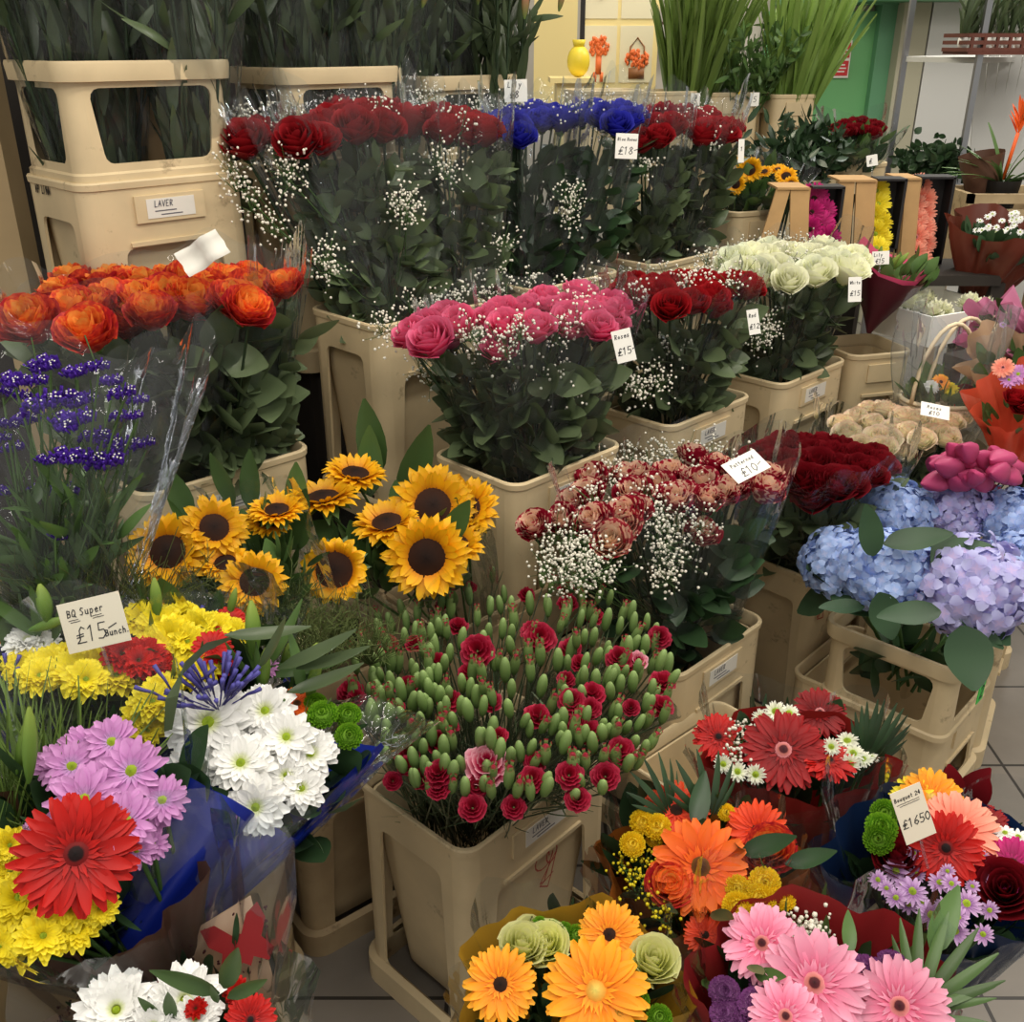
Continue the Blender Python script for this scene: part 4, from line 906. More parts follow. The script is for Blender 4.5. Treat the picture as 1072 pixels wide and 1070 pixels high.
# ================================================================== CARNATIONS in three sleeves
def cbud_mb(k):
    m = MB(); t = ball(.175, .175, .5, 8, 7)
    m.add(t)
    if k:
        for i in range(5):
            a = 2*PI*i/5
            m.add(grid(1, 2, lambda u, v: ((.11+.03*v)*math.cos(a+u*.35), (.13+.05*v)*math.sin(a+u*.35), .30+.28*v), .5))
    return m
BUD = [meshof('flower_bud|0', lambda: cbud_mb(0), 'p_bud'), meshof('flower_bud|1', lambda: cbud_mb(1), 'p_budred')]
def carnation_bunch(label, cx, cy, poly, n_bud, n_open, opens, bot, z0=.70, seed=1):
    n_bud = min(n_bud+8, 99); n_open = n_open-9
    random.seed(seed)
    root = thing('carnation_bunch', label, 'carnation bunch', (bot[0], bot[1], .44))
    apex = Vector((bot[0], bot[1], .30)); tips = []
    C0 = WZ(cx, cy, z0)
    def top(px, py):
        P = WZ(px, py, z0); q = math.hypot(P.x-TC.x, P.y-TC.y); z = z0+.055*(1-(q/.26)**2)
        return WZ(px, py, z)
    n = 0; pts = []
    while n < n_bud+n_open:
        best = None
        for _ in range(8):
            x = random.uniform(poly[0], poly[2]); y = random.uniform(poly[1], poly[3])
            u = (x-TCpx[0])/170; v = (y-TCpx[1])/(112 if y < TCpx[1] else 128)
            if u*u+v*v > 1: continue
            dmin = min([(x-a)**2+(y-b)**2 for a, b in pts] or [1e9])
            if best is None or dmin > best[0]: best = (dmin, x, y)
        if best is None: continue
        pts.append(best[1:]); P = top(*best[1:])+rv(.006)+Vector((0, 0, random.uniform(-.015, .012)))
        d = (UP+Vector((P.x-apex.x, P.y-apex.y, 0))*.9+rv(.18)).normalized()
        if n < n_open:
            P -= UP*.012; dia = random.uniform(.026, .042); head(root, 'carn', P, dia, (d+(CAM-P).normalized()*.5).normalized()); tips.append(P-d*.02)
        else:
            red = random.random() < .32; s = random.uniform(.036, .050)
            o = link('flower_bud', BUD[1 if red else 0], root, TRS(P-root.location, d, s)); tips.append(P-d*s*.5)
        n += 1
    for px, py, dp, kind in opens:
        P = top(px, py)-UP*(.0 if py < 760 else .03); dz = (P-CAM).dot(Vector((0, CP, -SP))); head(root, kind, P, dp*dz/F, face(P, .65, .1)); tips.append(P-UP*.015)
    m = MB()
    for p in tips:
        a = apex+Vector((random.uniform(-.05, .05), random.uniform(-.04, .04), 0)); d = p-a
        m.tube([a, a+d*.5+rv(.008), a+d*.85+rv(.004), p], .0014, 4, cap=False)
        for _ in range(2):
            q = a+d*random.uniform(.25, .95); m.add(LEAF['blade'], leafM(q, d.normalized()+rv(.7), random.uniform(.05, .09)), random.random())
    part('stems', m, 'leaf_rose', root)
    return root, apex
TCpx = (535, 712); TC = WZ(535, 712, .70)
bx, by = b_carn.location.x, b_carn.location.y
c1, a1 = carnation_bunch('left bunch of red spray carnations and green buds, in clear film', 440, 720, (360, 600, 470, 850), 84, 20, [(425, 773, 26, 'carn'), (440, 797, 24, 'carn'), (410, 800, 20, 'carn'), (500, 682, 36, 'carn')], (bx-.07, by-.01), seed=11)
c2, a2 = carnation_bunch('middle bunch of red spray carnations with one large open pink flower in front', 530, 720, (450, 600, 610, 850), 98, 26, [(510, 784, 48, 'carnpink'), (498, 806, 26, 'carn'), (538, 827, 26, 'carn'), (565, 668, 34, 'carn'), (560, 780, 24, 'carn')], (bx, by-.02), seed=12)
c3, a3 = carnation_bunch('right bunch of red spray carnations leaning towards the striped roses', 630, 720, (590, 610, 705, 830), 82, 22, [(668, 692, 20, 'carnpink'), (690, 668, 26, 'carn'), (598, 735, 30, 'carn'), (618, 742, 24, 'carn'), (648, 690, 28, 'carn'), (605, 757, 20, 'carn')], (bx+.07, by+.06), seed=13)
for rt, ap, cpx, r1 in ((c1, a1, (440, 735), (.085, .10)), (c2, a2, (530, 725), (.10, .12)), (c3, a3, (630, 715), (.085, .11))):
    C = WZ(cpx[0], cpx[1], .70); sleeve(rt, ap+UP*.12, (.055, .045), C-UP*.03, r1, 45, (.01, .02), 'film_thin', seed=5)
random.seed(21)
# ================================================================== SUNFLOWERS
def sun_bunch(label, fl, C, N, apex, ru, rvv, gr):
    return bouquet(label, C, N, apex, ru, rvv, fl, gr, cat='sunflower bunch', fol=(60, ['ovate', 'lance'], 'leaf_mid'), name='sunflower_bunch', core='leaf_mid', Lf=(.05, .08))
SF = dict(mat='film_thin', name='clear_wrap', back=.02, front=.02, points=.03)
sb = b_sun.location
sun_bunch('right bunch of sunflowers, in front of the pink rose bucket', [('suncurl', 350, 597, 74, .03, .95), ('sun', 405, 548, 74, .02, .2), ('sun', 447, 583, 92, .03, .95), ('sun', 453, 530, 90, .0, .8), ('sun', 488, 533, 72, -.02, .6), ('sun', 338, 522, 79, .02, .1), ('sun', 478, 572, 60, -.03, .5), ('sun', 372, 497, 67, .0, .1)],
          W(415, 565, 1.75), (.0, -.45, 1), (sb.x+.02, sb.y, .40), .17, .13, [SF])
sun_bunch('left bunch of sunflowers, in front of the orange rose bucket', [('sun', 176, 578, 86, .02, .7), ('sun', 224, 553, 72, .02, .7), ('sun', 266, 610, 72, .03, .8), ('sun', 290, 535, 60, .0, .2), ('sun', 236, 590, 53, .0, .3), ('sun', 282, 545, 53, -.02, .4), ('sun', 165, 600, 60, -.03, .5)],
          W(235, 580, 1.52), (-.05, -.45, 1), (c_sh.location.x, c_sh.location.y, .45), .15, .13, [SF])
# big pointed leaves standing up between the sunflowers
m = MB(); root = [o for o in bpy.data.objects if o.name.startswith('sunflower_bunch')][0]
for px, py, d, tx, ty, L in ((388, 520, 1.95, .1, .3, .12), (422, 530, 1.9, .25, .3, .14), (395, 500, 1.95, -.1, .4, .13), (200, 545, 1.75, -.4, .2, .09), (245, 530, 1.8, -.2, .2, .09), (262, 535, 1.8, .2, .2, .1), (300, 560, 1.75, .4, -.1, .1), (310, 545, 1.8, 0, .4, .09), (465, 570, 1.75, .6, .0, .09)):
    m.add(LEAF['ovate'], leafM(W(px, py, d), (tx, ty, 1), L, out=(random.uniform(-.5, .5), -1, .1))@Matrix.Diagonal((.75, 1, 1.25, 1)), random.random())
part('upright_leaves', m, 'leaf_mid', root)

# ================================================================== STATICE
root = thing('statice_bunch', 'bunch of purple statice in clear film at the left edge', 'statice bunch', W(50, 680, 1.3)); base = W(60, 690, 1.32)
sp = MB()
for i in range(26):
    a = 2.4*i; q = .05*math.sqrt(i); 
    sp.add(grid(2, 2, lambda u, v: (.16*u*(1-.5*v), .1*u*u, .35*v), random.random()), TRS((q*math.cos(a)*1.6, q*math.sin(a)*.7, random.uniform(-.04, .04)), (math.cos(a)*q*1.5, math.sin(a)*q, .8), .55))
for i in range(9): sp.add(ball(.035, .035, .03, 5, 3), Matrix.Translation((random.uniform(-.35, .35), random.uniform(-.14, .14), .17)))
SPM = sp.mesh('flower_cluster', 'p_statice'); 
wsp = MB()
for i in range(9): wsp.add(ball(.028, .028, .02, 5, 3), Matrix.Translation((random.uniform(-.4, .4), random.uniform(-.16, .16), .2)))
WSP = wsp.mesh('white_centre', 'white')
pts = [(15, 400, 40), (40, 386, 34), (52, 382, 40), (80, 391, 36), (22, 415, 30), (10, 445, 26), (45, 425, 50), (62, 420, 44), (80, 422, 40), (88, 418, 34), (118, 400, 30), (128, 413, 34), (146, 420, 26), (70, 445, 48), (84, 440, 44), (130, 437, 34), (142, 436, 22), (100, 458, 36), (115, 464, 40), (132, 470, 40), (72, 480, 40), (92, 480, 42), (112, 485, 44), (125, 478, 40), (50, 483, 26), (152, 465, 26), (45, 516, 40), (68, 516, 42), (5, 515, 24), (62, 562, 24), (30, 440, 36), (36, 400, 34), (15, 470, 30), (2, 410, 24), (2, 460, 24), (102, 385, 30)]
tips = []
for px, py, w in pts:
    P = W(px, py, random.uniform(1.18, 1.34)); o = link('flower_cluster', SPM, root, TRS(P-root.location, (random.uniform(-.3, .3), -.45, 1), w/F*1.25*1.0, random.uniform(-.4, .4))); link('white_centre', WSP, o); tips.append(P)
m = MB()
for p in tips:
    a = base+Vector((random.uniform(-.04, .04), random.uniform(-.03, .03), 0)); md = a.lerp(p, .6)+rv(.02); m.tube([a, md, p-UP*.008], .0016, 4, cap=False)
    for k in range(3): q = md.lerp(p, random.random()); m.tube([q, q+rv(.02)+UP*.03], .001, 3, cap=False)
    for k in range(7): q = a.lerp(p, random.uniform(0, .6)); m.add(LEAF['lance'], leafM(q, UP*.8+rv(.8), random.uniform(.05, .10)), random.random())
part('stems', m, 'leaf_mid', root)
sleeve(root, base, (.06, .05), W(75, 392, 1.30)+UP*.02, (.17, .12), 0, (.03, .06), 'film', seed=4)
# ================================================================== FRONT WRAPPED BOUQUETS
random.seed(33)
def film_of(r, b=.05, f=.03, pts=.05, mat='film', s=3): return dict(mat=mat, name='clear_wrap', ru=r[0], rv=r[1], back=b, front=f, points=pts, seed=s, crease=.03)
Nf = Vector((.0, -.42, 1))
# red
C = W(840, 788, 1.66)
bouquet('bouquet of dark red gerberas and small white button flowers in dark red paper', C, (.0, -.22, 1), (C.x+.04, C.y+.02, .12), .165, .115,
        [('gdred', 820, 786, 86, .03, .7), ('gred', 868, 797, 56, .03, .35), ('gred', 752, 772, 52, .0, .5), ('gdred', 858, 747, 56, -.01, .5), ('gdred', 765, 790, 30, -.01, .5),
         ('wpom', 812, 745, 24, .02), ('wpom', 826, 747, 22, .02), ('wpom', 797, 752, 20, .01), ('wpom', 806, 757, 18, .01), ('wpom', 757, 800, 20, .02, .8), ('wpom', 772, 808, 22, .02, .8), ('wpom', 791, 811, 22, .02, .8),
         ('wpom', 870, 782, 20, .04), ('wpom', 887, 776, 24, .03, .3), ('wpom', 893, 789, 24, .03, .5), ('wpom', 903, 795, 22, .02, .3), ('wpom', 890, 800, 22, .03, .8), ('wpom', 910, 792, 20, .0, .2)],
        [dict(mat='w_red', name='paper_wrap', ru=.158, rv=.088, back=.01, front=.0, off=-.005, seed=4), film_of((.18, .11), .03, .0, .04, mat='film_thin')], fol=(45, ['ovate', 'lance'], 'leaf_dark'))
r = bpy.data.objects['wrapped_bouquet']
f, s = MB(), MB(); gyp(f, s, C-UP*.08, [WP(x, y, C+UP*.02, UP) for x, y in ((775, 758), (772, 775), (780, 768), (770, 790))], 26, .011, .0032); tag(part('gypsophila', f, 'gyp', r), 'small cluster of white baby\'s breath', kind='stuff'); part('gypsophila_stems', s, 'stem', r)
def palm(root, P, d, L, n, mat='leaf_dark', spread=1.1, side=None):
    m = MB(); d = Vector(d).normalized(); sd = side if side is not None else d.cross(UP).normalized()
    for i in range(n):
        t = -1+2*i/(n-1); q = (d+sd*t*spread).normalized()
        m.add(LEAF['lance'], leafM(Vector(P)+sd*t*.012, q, L*(1-.35*t*t), out=d.cross(sd)*1+rv(.1))@Matrix.Diagonal((.75, 1, 1, 1)), random.random())
    return part('palm_leaf', m, mat, root)
palm(r, W(903, 800, 1.66), (.55, .1, .9), .12, 13, side=Vector((.7, .1, -.5)))
# orange
C = W(735, 905, 1.40); 
bouquet('bouquet of orange gerberas with yellow button flowers in orange brown paper', C, (-.05, -.30, 1), (C.x+.06, C.y+.08, .12), .135, .125,
        [('gorange', 733, 908, 100, .035, .85), ('gro', 708, 849, 66, .01, .35), ('gro', 793, 870, 62, .01, .6), ('gro', 782, 866, 46, -.02, .5), ('gro', 738, 979, 44, .0, .6),
         ('rose_orange', 702, 927, 40, .02, .5), ('rose_orange', 808, 890, 40, .01, .5), ('rose_orange', 794, 905, 40, -.01, .5),
         ('ypom', 672, 862, 26, .02), ('ypom', 688, 867, 28, .02), ('ypom', 662, 885, 26, .02), ('ypom', 700, 868, 20, .0), ('ypom', 760, 851, 18, .0), ('ypom', 772, 930, 26, .03, .8), ('ypom', 800, 925, 32, .03, .8), ('ypom', 795, 942, 32, .03, .8), ('ypom', 772, 950, 30, .03, .8), ('ypom', 820, 943, 24, .02), ('ypom', 772, 965, 20, .01), ('ypom', 685, 880, 18, .0)],
        [dict(mat='w_orange', name='paper_wrap', ru=.138, rv=.105, back=-.02, front=-.01, seed=6), film_of((.155, .12), .0, .0, .03, mat='film_thin')], fol=(60, ['ovate', 'lance'], 'leaf_dark'))
r = bpy.data.objects['wrapped_bouquet.001']
palm(r, W(742, 855, 1.45), (-.1, .3, 1), .10, 7); palm(r, W(700, 850, 1.45), (-.3, .3, 1), .09, 7)
m = MB()
for px, py, tx, ty, L in ((775, 893, .8, -.1, .08), (728, 868, .25, .9, .08), (822, 905, .9, -.1, .07), (775, 885, -.3, -.6, .05), (705, 950, -.3, -.6, .05), (745, 955, .3, -.7, .06)):
    P = WP(px, py, C+UP*.03, Vector((0, -.3, 1))); m.add(LEAF['ovate'], leafM(P, (tx, ty, .35), L, out=(0, -.6, 1))@Matrix.Diagonal((.6, 1, 1.1, 1)), random.random())
part('broad_leaves', m, 'leaf_dark', r)
f, s = MB(), MB(); gyp(f, s, C-UP*.08, [WP(x, y, C, UP) for x, y in ((662, 910), (675, 900), (690, 915), (668, 930), (684, 945), (700, 962), (676, 925), (650, 905))], 22, .012, .0026); part('solidago', f, 'p_yellow', r)['kind'] = 'stuff'; part('solidago_stems', s, 'stem', r)
# navy
C = W(990, 908, 1.46)
bouquet('bouquet of lilac daisies with red and peach gerberas in navy blue paper', C, (.05, -.35, 1), (C.x+.02, C.y+.06, .12), .165, .135,
        [('gyel', 955, 836, 46, .0, .6), ('gyol', 975, 835, 62, .01, .7), ('gpeach', 1002, 870, 86, .02, .55), ('gred', 990, 888, 74, .045, .85), ('gmag', 1060, 905, 58, .03, .7), ('gdred', 1035, 862, 40, .0, .4),
         ('gpom', 926, 852, 28, .02), ('gpom', 922, 868, 32, .03), ('gpom', 920, 880, 30, .03, .8), ('rose_darkred', 938, 900, 40, .01, .5), ('rose_darkred', 945, 890, 34, .0, .5), ('rose_darkred', 1052, 932, 48, .02, .6), ('rose_darkred', 1020, 885, 26, .0, .5),
         ('swhite', 1052, 872, 22, .02, .2), ('swhite', 1066, 876, 22, .02, .2), ('swhite', 1042, 883, 22, .02, .4), ('swhite', 1050, 890, 20, .01, .4), ('gro', 1040, 898, 16, .01)]
        + [('lilac2', x, y, d*1.12, .02+.012*((i*7) % 3), .75) for i, (x, y, d) in enumerate([(938, 912, 24), (957, 893, 14), (955, 933, 27), (975, 907, 22), (984, 924, 22), (1012, 946, 28), (1027, 916, 20), (990, 950, 22), (975, 958, 28), (1000, 975, 26), (1036, 953, 18), (1029, 978, 20), (919, 921, 18), (928, 930, 16), (938, 940, 20), (951, 947, 18), (984, 963, 18), (996, 925, 18), (960, 915, 16), (1029, 897, 12), (1003, 960, 20), (965, 945, 16), (1018, 928, 14), (992, 912, 14), (944, 925, 14)])],
        [dict(mat='w_navy', name='paper_wrap', ru=.165, rv=.112, back=.01, front=-.01, seed=9), film_of((.185, .13), .02, .0, .05, mat='film_thin')], fol=(50, ['ovate', 'lance'], 'leaf_dark'), Lf=(.04, .06))
r = bpy.data.objects['wrapped_bouquet.002']
for px, py, t in ((1003, 838, (.7, .4, .8)), (1012, 850, (.3, .2, 1)), (1000, 845, (-.2, .5, .8))):
    m = MB(); P = WP(px, py, C, UP); m.add(LEAF['ovate'], leafM(P, t, .075, out=(0, -1, .5))@Matrix.Diagonal((.9, 1, 1, 1)), .5); part('anthurium_leaf', m, 'p_darkred', r)
price_card('cream price card reading £1650, stuck in the navy blue paper bouquet', 956, 852, 1.40, .047, .078, 17, [('Bouquet 24', -.021, .024, .0058, .0010), ('____', -.019, .019, .0120, .0008), ('____', -.015, .016, .0105, .0008), ('£1650', -.0205, -.016, .0122, .0014)], tilt=22, yaw=8, mat='card_cream', stick=.05)
# pink
C = W(862, 1035, 1.24)
bouquet('bouquet of pale pink gerberas and purple button flowers in crimson paper', C, (.0, -.40, 1), (C.x+.02, C.y+.06, .12), .155, .135,
        [('gpink', 852, 1030, 108, .04, .85), ('gpink', 798, 988, 80, .02, .6), ('gpink', 942, 1054, 100, .03, .8), ('gpink', 822, 1064, 74, .05, .8), ('ppom', 758, 1040, 32, .02), ('ppom', 759, 1062, 30, .02), ('ppom', 793, 1056, 40, .03), ('ppom', 800, 1030, 30, .0), ('ppom', 905, 1020, 36, .01), ('ppom', 933, 1014, 34, .01), ('ppom', 950, 1026, 34, .0), ('ppom', 780, 1070, 36, .02), ('ppom', 888, 1010, 28, .0)],
        [dict(mat='w_crimson', name='paper_wrap', ru=.158, rv=.105, back=.01, front=-.02, seed=12), film_of((.175, .125), .03, .0, .04, mat='film_thin')], fol=(50, ['ovate', 'lance'], 'leaf_mid'))
r = bpy.data.objects['wrapped_bouquet.003']
f, s = MB(), MB(); gyp(f, s, C-UP*.06, [WP(x, y, C+UP*.02, UP) for x, y in ((832, 970), (845, 975), (855, 985), (862, 978), (838, 985))], 24, .011, .0034); tag(part('gypsophila', f, 'gyp', r), 'small cluster of white baby\'s breath', kind='stuff'); part('gypsophila_stems', s, 'stem', r)
palm(r, W(965, 1050, 1.22), (.5, .5, .9), .12, 8, 'leaf_mid'); palm(r, W(965, 1060, 1.2), (1, .2, .5), .10, 5, 'leaf_mid')
m = MB()
for px, py, tx, ty, L in ((890, 1000, .1, .9, .05), (785, 1010, .1, -.9, .05), (790, 1020, .6, -.5, .05), (975, 1000, .6, .9, .09)):
    P = WP(px, py, C+UP*.03, UP); m.add(LEAF['ovate'], leafM(P, (tx, ty, .4), L, out=(0, -.6, 1))@Matrix.Diagonal((.6, 1, 1.1, 1)), random.random())
part('broad_leaves', m, 'leaf_mid', r)
# yellow
C = W(600, 1035, 1.26)
bouquet('bouquet of amber gerberas and lime roses in golden yellow paper, bottom centre', C, (.0, -.42, 1), (C.x+.01, C.y+.05, .18), .135, .125,
        [('gyol', 624, 1038, 108, .05, .85), ('gyo', 524, 1031, 76, .035, .8), ('gyo', 638, 979, 68, .01, .45), ('rose_lime', 546, 992, 38, .01, .25), ('rose_lime', 572, 990, 38, .0, .2), ('rose_lime', 684, 1008, 42, .01, .2), ('rose_lime', 556, 978, 28, -.01, .4),
         ('gpom', 590, 976, 20, .0), ('gpom', 604, 980, 22, .0), ('gpom', 578, 972, 18, .0), ('gpom', 615, 978, 18, .0), ('gpom', 650, 1060, 18, .05), ('gpom', 670, 1048, 20, .03), ('gpom', 690, 1066, 26, .03), ('gpom', 660, 1070, 20, .03), ('gpom', 565, 968, 16, .0)],
        [dict(mat='w_yellow', name='paper_wrap', ru=.142, rv=.098, back=.005, front=-.01, seed=15), film_of((.15, .11), .01, .0, .03, mat='film_thin')], fol=(80, ['ovate', 'lance', 'rus'], 'leaf_dark'), Lf=(.035, .06))

# ================================================================== LEFT MIXED BOUQUETS
random.seed(44)
# white daisies in blue paper
C = W(262, 772, 1.20); ap = W(125, 1010, 1.08)
bouquet('bouquet of large white daisies with agapanthus and lily buds in bright blue paper', C, (.28, -.55, 1), ap, .15, .13,
        [('daisy', 218, 757, 92, .03, .85), ('daisy', 278, 745, 66, .02, .7), ('daisy', 300, 772, 64, .03, .7), ('daisy', 252, 800, 72, .035, .7), ('daisy', 206, 803, 62, .02, .9), ('daisy', 325, 790, 62, .02, .7), ('daisy', 316, 826, 54, .02, .8), ('daisy', 268, 845, 66, .04, .9), ('daisy', 285, 800, 56, .01, .7), ('daisy', 300, 812, 50, .02, .8),
         ('gorange', 311, 737, 42, .0, .4), ('gpom', 338, 750, 32, .02), ('gpom', 364, 750, 27, .01), ('gpom', 365, 772, 28, .02), ('gpom', 330, 738, 24, .0), ('gred', 222, 678, 42, .02, .5), ('gred', 228, 692, 40, .0, .5), ('gred', 242, 650, 30, -.02, .5), ('ychrys', 200, 703, 48, .0, .6), ('lilac', 282, 700, 22, .0), ('swhite', 190, 790, 24, .0)],
        [dict(mat='w_blue', name='paper_wrap', ru=.14, rv=.12, back=.0, front=.0, off=-.006, lo=.7, seed=22, backdir=(-.2, 1, .6), r0=.04), film_of((.145, .135), .02, .03, .04, s=8)], fol=(40, ['lance', 'ovate'], 'leaf_dark'))
wb = [o for o in bpy.data.objects if o.name.startswith('wrapped_bouquet')]
rA = wb[-1]
def bud(root, px, py, d, L, w, dr, mat='p_lilybud', name='lily_bud'):
    def f():
        m = MB()
        def fn(u, v): 
            r_ = (.5*math.sin(PI*min(1, v*.93+.04))**.7)*(1+.12*math.cos(3*PI*u)); return (r_*w/L*math.cos(PI*u), r_*w/L*math.sin(PI*u), v)
        return m.add(grid(12, 8, fn, .5))
    me = meshof(f'{name}|{mat}{round(w/L, 1)}', f, mat); P = W(px, py, d); return link(name, me, root, TRS(P-root.location, dr, L))
def lilystem(root, px, py, d, leaves=4, buds=(( .0, .0, .06, (0, .2, 1)),), mat='leaf_mid'):
    P = W(px, py, d); m = MB(); m.tube([P-UP*.18+rv(.02), P-UP*.06, P], .003, 5, cap=False)
    for i in range(leaves): q = P-UP*random.uniform(.0, .08); m.add(LEAF['lance'], leafM(q, rv(.9)+UP*.8, random.uniform(.08, .12)), random.random())
    part('lily_stem', m, mat, root)
for px, py, d, L, dr in ((265, 690, 1.25, .075, (.0, .3, 1)), (276, 722, 1.24, .055, (.1, .2, 1)), (322, 735, 1.25, .06, (.3, .3, 1)), (308, 715, 1.28, .06, (.5, .3, .8)), (295, 712, 1.29, .05, (.2, .3, .9))):
    bud(rA, px, py, d, L, L*.26, dr)
for px, py in ((268, 700), (280, 725), (318, 730)): lilystem(rA, px, py, 1.25, 5)
m = MB()
pts = [W(x, y, d) for x, y, d in ((176, 765, 1.12), (180, 730, 1.11), (192, 700, 1.12), (215, 678, 1.14), (242, 668, 1.18))]
for k in range(len(pts)-1):
    a, b = pts[k], pts[k+1]; wd = [.005, .008, .009, .007, .002]; n1, n2 = Vector((1, 0, .3)).normalized()*wd[k], Vector((1, 0, .3)).normalized()*wd[k+1]
    if k > 1: n1 = Vector((.3, 0, 1)).normalized()*wd[k]
    if k > 0: n2 = Vector((.3, 0, 1)).normalized()*wd[k+1]
    m.raw([a-n1, b-n2, b, a, a+n1, b+n2], [(0, 1, 2, 3), (3, 2, 5, 4)], [(1, .5, .5)]*6)
for px, py, tx, tz, L in ((235, 665, .8, -.1, .11), (270, 700, .5, .6, .09), (290, 700, 1, .3, .12), (300, 725, 1, .2, .11), (310, 700, .9, .1, .10)): m.add(LEAF['lance'], leafM(W(px, py, 1.22), (tx, .1, tz), L, out=(0, -.5, 1)), .5)
part('arching_leaves', m, 'leaf_lily', rA)
# agapanthus
def agapanthus(root, px, py, d, n, R_, L):
    m = MB(); P = W(px, py, d)-UP*.03
    for i in range(n):
        a = 2.4*i; e = random.uniform(.1, 1.2); dr = Vector((math.cos(a)*math.cos(e), math.sin(a)*math.cos(e)*.7, .4+math.sin(e)*.6)).normalized(); tip = P+dr*R_*random.uniform(.7, 1)
        m.tube([tip, tip+dr*L*.4+UP*.002, tip+dr*L*.8, tip+dr*L*1.15], .0012, 5, .0030, random.random()); m.tube([P, tip], .0009, 3, cap=False)
    return part('agapanthus', m, 'p_aga', root)
agapanthus(rA, 226, 722, 1.16, 40, .044, .026); agapanthus(rA, 186, 715, 1.16, 5, .03, .03)
# pink daisies, red gerbera, yellow
C = W(85, 880, 1.02); ap = W(185, 1040, 1.14)
YEL = [(15, 905, 52), (45, 915, 56), (20, 940, 60), (50, 955, 62), (75, 945, 56), (95, 930, 46), (12, 972, 56), (45, 980, 52), (80, 972, 46), (2, 925, 50), (105, 950, 36), (0, 990, 44), (60, 905, 44), (10, 885, 36)]
bouquet('front left bouquet with a big red gerbera, pink daisies and yellow chrysanthemums', C, (.25, -.75, 1), ap, .13, .12,
        [('gred', 80, 894, 124, .055, .95)] + [('ychrys', x, y, d*1.12, .01+.02*((i*5) % 3)/2, .85) for i, (x, y, d) in enumerate(YEL)]
        + [('lilac', x, y, d*1.15, o, .75) for x, y, d, o in ((88, 783, 46, .0), (117, 777, 50, .01), (75, 803, 54, .01), (138, 807, 62, .035), (88, 838, 66, .045), (170, 838, 48, .03), (132, 860, 60, .05), (143, 890, 38, .03), (160, 884, 32, .02), (58, 800, 40, .0), (155, 860, 36, .02), (35, 872, 26, .0), (110, 815, 40, .01))],
        [dict(mat='w_brown', name='paper_wrap', ru=.115, rv=.10, back=-.10, front=.0, off=-.02, seed=31, lo=.6, backdir=(-.2, 1, .6)), film_of((.15, .135), .01, .02, .05, s=2)], fol=(40, ['lance', 'ovate'], 'leaf_dark'))
rB = [o for o in bpy.data.objects if o.name.startswith('wrapped_bouquet') and len(o.name) > 15][-1]
# green grass bouquet at the left edge
C = W(28, 790, 1.10); root = thing('wrapped_bouquet', 'green tuft of fine grass with a large lily bud at the left edge', 'bouquet', C-UP*.25)
m = MB()
for i in range(900):
    x, y = in_disc(); a = C+Vector((x*.03-.02, y*.03, -.16)); m.add(LEAF['fine'], leafM(a, Vector((x*.9, y*.6-.1, 1))+rv(.45), random.uniform(.10, .25)), random.random())
part('grass_blades', m, 'leaf_grass', root)
bud(root, 30, 820, 1.02, .085, .015, (.12, .2, 1), 'p_lilybud'); bud(root, 18, 810, 1.05, .075, .013, (.35, .1, 1), 'p_lilybud')
m = MB()
for i in range(16): m.add(LEAF['broad'], leafM(C+Vector((random.uniform(-.05, .09), random.uniform(-.04, .02), random.uniform(-.14, -.06))), rv(1)+UP*.5, random.uniform(.05, .08), out=(0, -1, .5)), random.random())
part('leaves', m, 'leaf_mid', root)
# middle-back yellow bouquets
C = W(85, 700, 1.22)
bouquet('bouquet with a mound of yellow chrysanthemums below the large price card', C, (.0, -.5, 1), (-.55, 1.15, .62), .13, .09,
        [('ychrys', x, y, d*1.15, o, .5) for x, y, d, o in ((28, 702, 44, .0), (52, 700, 48, .01), (75, 704, 50, .02), (100, 702, 48, .01), (122, 708, 42, .01), (42, 708, 42, .02), (90, 712, 44, .03), (62, 694, 44, .0), (112, 697, 40, .0), (20, 696, 34, .0), (130, 712, 34, .0))]
        + [('wchrys', 30, 672, 52, .0, .4), ('wchrys', 44, 676, 40, .0, .4), ('gorange', 6, 662, 36, .0, .4), ('redchrys', 128, 685, 44, .02, .5), ('redchrys', 145, 692, 40, .02, .5), ('lilac', 118, 678, 28, -.01)],
        [dict(mat='w_blue', name='paper_wrap', ru=.13, rv=.085, back=-.02, front=-.05, seed=25), film_of((.15, .11), .0, -.01, .03, s=5)], fol=(40, ['lance', 'ovate'], 'leaf_mid'))
rC = [o for o in bpy.data.objects if o.name.startswith('wrapped_bouquet')][-1]
C = W(195, 680, 1.26)
bouquet('bouquet of yellow chrysanthemums with red blooms, right of the large price card', C, (.05, -.5, 1), (-.45, 1.25, .62), .12, .10,
        [('ychrys', x, y, d*1.15, o, .55) for x, y, d, o in ((150, 648, 40, .0), (168, 655, 46, .01), (190, 650, 42, .0), (178, 668, 46, .02), (205, 658, 42, .01), (228, 660, 40, .0), (245, 662, 30, .0), (165, 678, 40, .02), (196, 672, 38, .02), (160, 735, 44, .04), (148, 748, 38, .03), (170, 725, 40, .03), (155, 765, 34, .02), (212, 700, 36, .02))]
        + [('redchrys', 150, 688, 50, .03, .6), ('redchrys', 165, 695, 36, .02, .6), ('gred', 240, 650, 34, .0, .5), ('wchrys', 143, 632, 26, -.01, .4)],
        [film_of((.15, .12), .0, -.01, .03, s=7)], fol=(45, ['lance', 'ovate'], 'leaf_mid'))
rD = [o for o in bpy.data.objects if o.name.startswith('wrapped_bouquet')][-1]
agapanthus(rD, 196, 640, 1.30, 16, .022, .014); agapanthus(rC, 4, 695, 1.20, 7, .02, .018)
